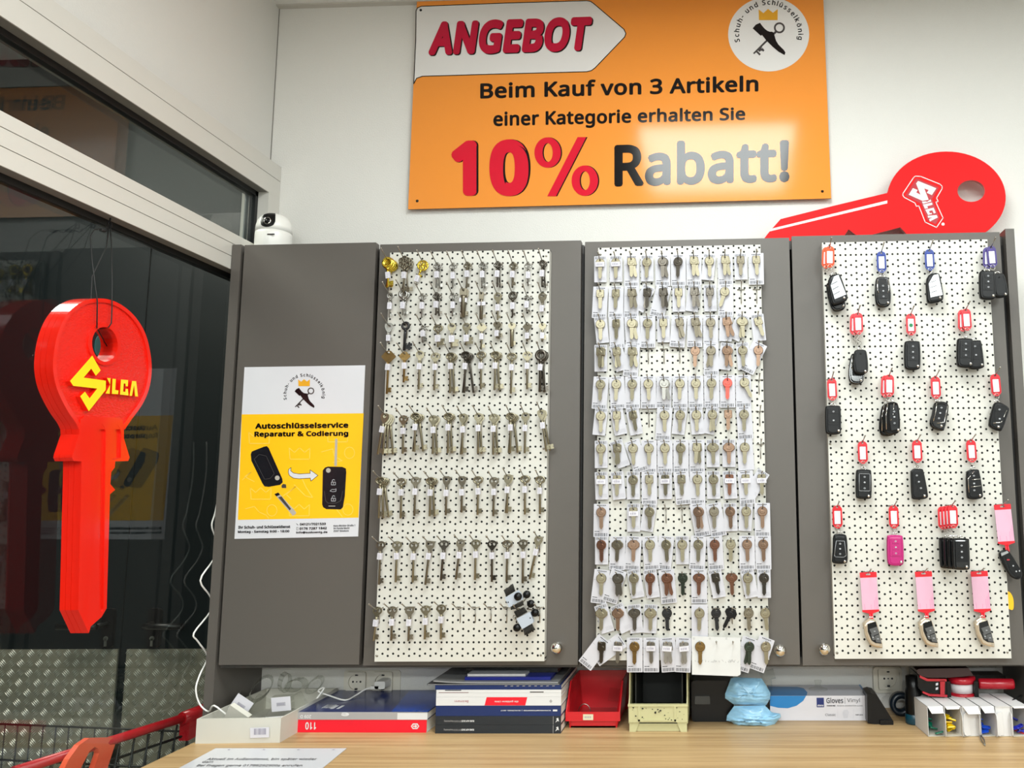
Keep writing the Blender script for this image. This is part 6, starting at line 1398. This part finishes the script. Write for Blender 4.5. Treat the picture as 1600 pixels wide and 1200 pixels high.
q = MB(); q.M = Matrix.Translation((c.x, 0.13, DESK+0.0265)); q.lathe([(0.014, -0.012), (0.026, -0.012), (0.026, 0.012), (0.014, 0.012), (0.014, -0.012)], (0, 0, 0), 'y', 32); part(q, 'roll', mat('dark_blue_tape', (16, 26, 36), 0.35), t)

# ================================================================ WHITE CARTONS WITH KEY TAGS
M_ct = mat('carton_white', (214, 212, 211), 0.5, var=0.01); M_ci = mat('carton_inner', (196, 190, 176), 0.7)
xs = [onZ(u, 1152).x for u in (1451, 1478, 1506, 1534, 1558, 1584, 1612)]
yf = -0.040; hh = at(1470, 1104, yf).z-DESK; dep = 0.115
cols = ['green', 'yellow', None, 'blue', None, 'dark blue']
CC = {'green': mat('tags_green', (10, 110, 84), 0.35), 'yellow': mat('tags_yellow', (240, 200, 10), 0.35), 'blue': mat('tags_blue', (20, 70, 190), 0.35), 'dark blue': mat('tags_dark_blue', (30, 36, 150), 0.35)}
WH = ['leftmost', 'second from left', 'third from left', 'fourth from left', 'fifth from left', 'rightmost']
for i, col in enumerate(cols):
    x0, x1 = xs[i]+0.0005, xs[i+1]-0.0007; w = (x1-x0)*0.985
    lab = f"{WH[i]} of the white cartons in a row, {'open with '+col+' tags inside' if col else 'its side flap standing out'}"
    t = thing('small_carton', lab, 'carton', Vector((x0, yf, DESK)), 'white cartons at the right end', (0, 0, 0.10)); k = 0.0008
    q = MB(); q.box(0, k, 0, dep, 0.0003, hh, 0); q.box(w-k, w, 0, dep, 0.0003, hh, 0); q.box(0, w, 0, dep, 0.0003, 0.0003+k, 1); q.box(0, w, 0, dep, hh-k, hh, 0); q.box(0, w, dep-k, dep, 0.0003, hh, 1)
    q.build('sleeve', [M_ct, M_ci], t)
    q = MB()
    if col or i == 2:
        d = (0.018, 0.006, 0.024, 0.017, 0.0, 0.004)[i]; a = (0.9, 0.2, 1.1, 0.9, 0, 0.2)[i]
        vs = [(0.001, 0, hh), (w-0.001, 0, hh), (w-0.004, -d*math.sin(a), hh-d*math.cos(a)), (0.005, -d*math.sin(a), hh-d*math.cos(a))]
        q.add([Vector(v) for v in vs]+[Vector(v)+Vector((0, 0.0008, -0.0006)) for v in vs], [(0, 3, 2, 1), (4, 5, 6, 7), (0, 1, 5, 4), (1, 2, 6, 5), (2, 3, 7, 6), (3, 0, 4, 7)]); q.build('top_flap', M_ct, t)
    def sideflap(x, ang, l=0.020):
        q = MB(); R = Matrix.Translation((x, 0, 0)) @ Matrix.Rotation(ang, 4, 'Z'); q.M = R @ Matrix.Rotation(math.radians(-90), 4, 'Z')
        q.prism([(0, 0.004), (l*0.6, 0.002), (l*0.9, 0.006), (l, 0.014), (l, hh*0.62), (l*0.9, hh*0.74), (l*0.6, hh*0.8), (0, hh*0.82)], -0.0005, 0.0005); q.build('side_flap', M_ct, t)
    if i in (0, 1, 3): sideflap(w-0.0004, math.radians(-8-6*(i == 1)), 0.022)
    if i in (2, 4): sideflap(w*0.45, math.radians(-75), 0.018); sideflap(w-0.001, math.radians(-15), 0.016)
    if i in (2, 4):
        q = MB(); q.box(k, w-k, 0.002, 0.003, 0.001, hh-k); q.build('end_flap', M_ct, t)
    if col:
        rr = random.Random(i)
        for n in range(7 if col != 'yellow' else 12):
            me = MESH.get(('ctag', col))
            if me is None:
                m = MB(); m.prism(rrect(-0.009, 0.009, -0.0045, 0.0045, 0.003), -0.0012, 0.0012, holes=[ellipse(0.006, 0, 0.0016, 0.0016, 8)]); me = MESH[('ctag', col)] = m.mesh('key_tag', CC[col])
            lx = rr.uniform(0.011, w-0.011); ly = rr.uniform(0.010, 0.055); lz = 0.008+(n // 3)*0.008
            if col == 'green' and n == 0: lx, ly, lz = w*0.72, 0.004, 0.007
            p = Vector((x0+lx*math.cos(0.1)-ly*math.sin(0.1), yf+lx*math.sin(0.1)+ly*math.cos(0.1), DESK+lz))
            o = put('key_tag', me, None, p, (rr.uniform(0.8, 2.2), rr.uniform(-0.5, 0.5), rr.uniform(-0.6, 0.6)))
            tag(o, f'{col} plastic key tag loose in the {WH[i]} white carton', 'key tag', f'{col} key tags in a white carton')
p0, p1 = onZ(1531, 1147, DESK+0.004), onZ(1539, 1164, DESK+0.003)
t = thing('tweezers', 'thin metal tweezers lying in front of the white cartons', 'tweezers', p0); q = MB()
for s in (-1, 1): q.tube([p0+Vector((0, 0, 0.001)), (p0+p1)/2+Vector((s*0.0035, 0, 0)), p1+Vector((s*0.0006, 0, -0.0008))], [0.0014, 0.0013, 0.0008], 6); part(q, 'arm', M_st, t); q = MB()
q = MB(); q.tube([onZ(1582, 1138, DESK+0.004), onZ(1592, 1143, DESK+0.003), onZ(1606, 1147, DESK+0.003)], [0.003, 0.003, 0.003], 8); tag(q.build('red_strap', mat('coral_strap', (232, 70, 78), 0.4)), 'thin coral red strap on the desk in front of the rightmost cartons', 'strap')
zt_ = DESK+hh
q = MB(); q.tube(smooth([at(1575, 1104, 0.0)+Vector((0, 0, 0.002)), at(1585, 1092, 0.02), at(1597, 1086, 0.04), at(1592, 1094, 0.01), at(1587, 1105, 0.0), at(1576, 1105, -0.005)]), 0.0018, 7); tag(q.build('black_strap', M_cord), 'black cord loop lying over the rightmost white cartons', 'cord')

# ================================================================ RED AND BLACK TAPE GUN ON THE CARTONS
dv = lambda u, v, y=0.035: at(1400+u/8, 1030+v/8, y)
t = thing('price_gun', 'red and black hand tool with a clear label drum lying on the white cartons', 'label gun', dv(640, 480))
M_dr = mat('dark_red_plastic', (176, 24, 40), 0.25); M_clr = glass_mat('red_clear_plastic', (0.85, 0.35, 0.45), 1.45, 0.03)
q = MB(); q.prism([xz(dv(*p)) for p in [(265, 190), (300, 215), (380, 265), (630, 270), (630, 440), (400, 425), (320, 400), (280, 360)]], 0.035, 0.120); part(q, 'body', M_bp, t)
q = MB(); q.prism([xz(dv(*p)) for p in [(250, 130), (280, 115), (900, 105), (960, 200), (640, 225), (400, 225), (300, 200), (262, 170)]], 0.030, 0.130); part(q, 'top_cover', mat('black_red_shell', (40, 12, 16), 0.3), t)
for pl in ([(290, 195), (390, 240), (625, 245), (625, 272), (380, 268), (290, 225)], [(545, 262), (605, 262), (600, 440), (548, 436)], [(330, 395), (420, 430), (635, 440), (635, 468), (410, 455), (325, 415)]):
    q = MB(); q.prism([xz(dv(*p)) for p in pl], 0.030, 0.036); part(q, 'red_trim', M_dr, t)
for v in (300, 355):
    q = MB(); q.prism([xz(dv(*p)) for p in [(495, v), (525, v-8), (525, v+22), (495, v+28)]], 0.0335, 0.0352); part(q, 'white_mark', M_stk, t)
a, b = dv(690, 420, 0.06), dv(985, 420, 0.06); cx = (a.x+b.x)/2; R = (b.x-a.x)/2; zb, ztp = dv(800, 450).z, dv(800, 330).z
q = MB(); q.lathe([(0.0005, zb), (R, zb), (R, ztp), (0.0005, ztp)], (cx, 0.07, 0), 'z', 32); part(q, 'label_drum', mat('drum_paper', (214, 208, 210), 0.5, var=0.06, vs=120), t)
for z0, z1 in ((dv(800, 500).z, zb-0.0002), (ztp+0.0002, dv(800, 250).z)):
    q = MB(); q.lathe([(R*0.5, z0), (R*1.15, z0), (R*1.2, (z0+z1)/2), (R*1.15, z1), (R*0.5, z1)], (cx, 0.07, 0), 'z', 32); part(q, 'drum_rim', M_dr, t)
q = MB(); c0, c1 = dv(1030, 305, 0.06), dv(1475, 310, 0.05); r = (dv(1200, 245).z-dv(1200, 380).z)/2
q.tube([c0, c0.lerp(c1, 0.05), c0.lerp(c1, 0.96), c1], [r*0.85, r, r, r*0.85], 20); part(q, 'handle', M_dr, t)
q = MB(); q.bbox(dv(640, 300).x, dv(690, 300).x, 0.04, 0.10, zb-0.006, ztp+0.008, 0.002); q.bbox(dv(985, 300).x, dv(1035, 300).x, 0.04, 0.10, zb-0.006, ztp+0.008, 0.002); part(q, 'drum_bracket', M_bp, t)
q = MB(); q.bbox(dv(1040, 400).x, dv(1560, 400).x, 0.132, 0.178, zt_+0.0005, dv(1100, 200, 0.132).z, 0.004); tag(q.build('black_case', M_bp), 'black case standing in the shade behind the red handle', 'case')

# ================================================================ NOTICE LYING ON THE DESK
s = [onZ(*p, DESK+0.0006) for p in [(337, 1169), (542, 1169), (465, 1232), (220, 1232)]]
t = thing('notice_sheet', 'printed white notice in a clear sleeve lying at the front left of the desk', 'notice', (s[0]+s[1])/2)
q = MB(); q.poly([s[3], s[2], s[1], s[0]]); q.poly([p-Vector((0, 0, 0.0004)) for p in s]); part(q, 'sheet', mat('notice_paper', (206, 207, 213), 0.22, var=0.01), t)
nt = lambda u, v: onZ(280+u/4, 1000+v/4, DESK+0.0010)
def ntext(txt, x0, x1, b, tp, sk): return (txt, [nt(x0, b), nt(x1, b), nt(x1+sk*0.4, tp), nt(x0+sk, tp)])
q = MB()
for txt, qd in (ntext('Aktuell im Außendienst, bin später wieder', 165, 855, 754, 736, 22), ntext('da!!!', 140, 210, 768, 754, 12), ntext('Bei Fragen gerne 01786292900z anrufen', 100, 765, 794, 776, 22)): text_quad(q, txt, qd, 0, 0.02)
part(q, 'lettering', mat('grey_print', (90, 90, 94), 0.5), t)
for u in (310, 530, 745, 965):
    p = nt(u, 685); q = MB(); q.lathe([(0.0001, 0.0003), (0.0025, 0.0002)], p, 'z', 10); part(q, 'punch_hole', M_stp, t)

# ================================================================ SHOPPING CART OUTSIDE THE GLASS
M_cr = mat('cart_red', (200, 20, 34), 0.3); M_flap = mat('cart_flap_red', (250, 96, 66), 0.35)
zb_ = E-0.545
A = onZ(20, 1206, zb_); B = onZ(318, 1112, zb_)
t = thing('shopping_cart', 'black wire shopping cart with red handle outside the glass front', 'shopping cart', Vector(((A.x+B.x)/2-0.3, (A.y+B.y)/2, 0)))
q = MB(); q.tube([A, A.lerp(B, 0.5), B], 0.0105, 12); part(q, 'handle_bar', M_cr, t)
q = MB(); d = (B-A).normalized(); q.tube([A.lerp(B, 0.86), B+d*0.01], [0.015, 0.020], 10)
e = A.lerp(B, 0.88); q.add([e+Vector((0.012, 0, 0.004)), B+Vector((0.012, 0, 0.006)), B+Vector((0.012, 0, -0.045)), e+Vector((0.012, 0, -0.055)), e+Vector((-0.012, 0, 0.004)), B+Vector((-0.012, 0, 0.006)), B+Vector((-0.012, 0, -0.045)), e+Vector((-0.012, 0, -0.055))], [(0, 1, 2, 3), (7, 6, 5, 4), (0, 4, 5, 1), (1, 5, 6, 2), (2, 6, 7, 3), (3, 7, 4, 0)]); part(q, 'handle_end', M_cr, t)
nrm = Vector((-d.y, d.x, 0))
q = MB(); wr = 0.0023
low_ = 0.42
for i in range(13):
    a = A.lerp(B, i/12); q.tube([a-Vector((0, 0, 0.012)), a-Vector((0, 0, low_))+nrm*0.06], wr, 6)
for zz in (0.045, 0.13, 0.22, 0.31, low_): q.tube([A-Vector((0, 0, zz))+nrm*0.06*zz/low_, B-Vector((0, 0, zz))+nrm*0.06*zz/low_], wr*1.4, 6)
A2, B2 = A+nrm*0.62+d*0.06, B+nrm*0.62-d*0.06
for P0, P1 in ((A, A2), (B, B2), (A2, B2)):
    for i in range(17 if P0 is not A2 else 9):
        a = P0.lerp(P1, i/(16 if P0 is not A2 else 8)); q.tube([a-Vector((0, 0, 0.05)), a-Vector((0, 0, low_))], wr*0.8, 5)
    for zz in (0.05, 0.14, 0.23, 0.32, low_): q.tube([P0-Vector((0, 0, zz)), P1-Vector((0, 0, zz))], wr*1.2, 6)
for i in range(9):
    a, b = A.lerp(B, i/8), A2.lerp(B2, i/8); q.tube([a-Vector((0, 0, low_)), b-Vector((0, 0, low_))], wr, 5)
part(q, 'wire_basket', M_black, t)
q = MB(); q.tube([A-Vector((0, 0, low_)), A-Vector((0, 0, zb_-0.11)), A2-Vector((0, 0, zb_-0.11))], 0.009, 8); q.tube([B-Vector((0, 0, low_)), B-Vector((0, 0, zb_-0.11)), B2-Vector((0, 0, zb_-0.11))], 0.009, 8); part(q, 'frame', M_black, t)
for P0 in (A, B, A2, B2):
    c = Vector((P0.x, P0.y, 0.052)); q = MB(); q.M = Matrix.Translation(c) @ Matrix.Rotation(math.atan2(nrm.y, nrm.x), 4, 'Z'); q.lathe([(0.012, -0.012), (0.050, -0.012), (0.050, 0.012), (0.012, 0.012), (0.012, -0.012)], (0, 0, 0), 'y', 24); part(q, 'wheel', mat('wheel_grey', (70, 70, 72), 0.6), t)
XP = -1.375
fp_ = lambda px, py: (onX(px, py, XP).y, onX(px, py, XP).z)
q = MB(); q.M = Matrix.Translation((XP, 0, 0)) @ Matrix.Rotation(math.radians(90), 4, 'Z')
q.prism([fp_(*p) for p in [(88, 1225), (108, 1186), (124, 1164), (140, 1153), (176, 1152), (181, 1156), (180, 1163), (160, 1225)]], 0, 0.012, 0, holes=[[fp_(*p) for p in [(120, 1212), (140, 1174), (148, 1167), (154, 1170), (155, 1177), (143, 1212)]]])
part(q, 'seat_flap', M_flap, t)
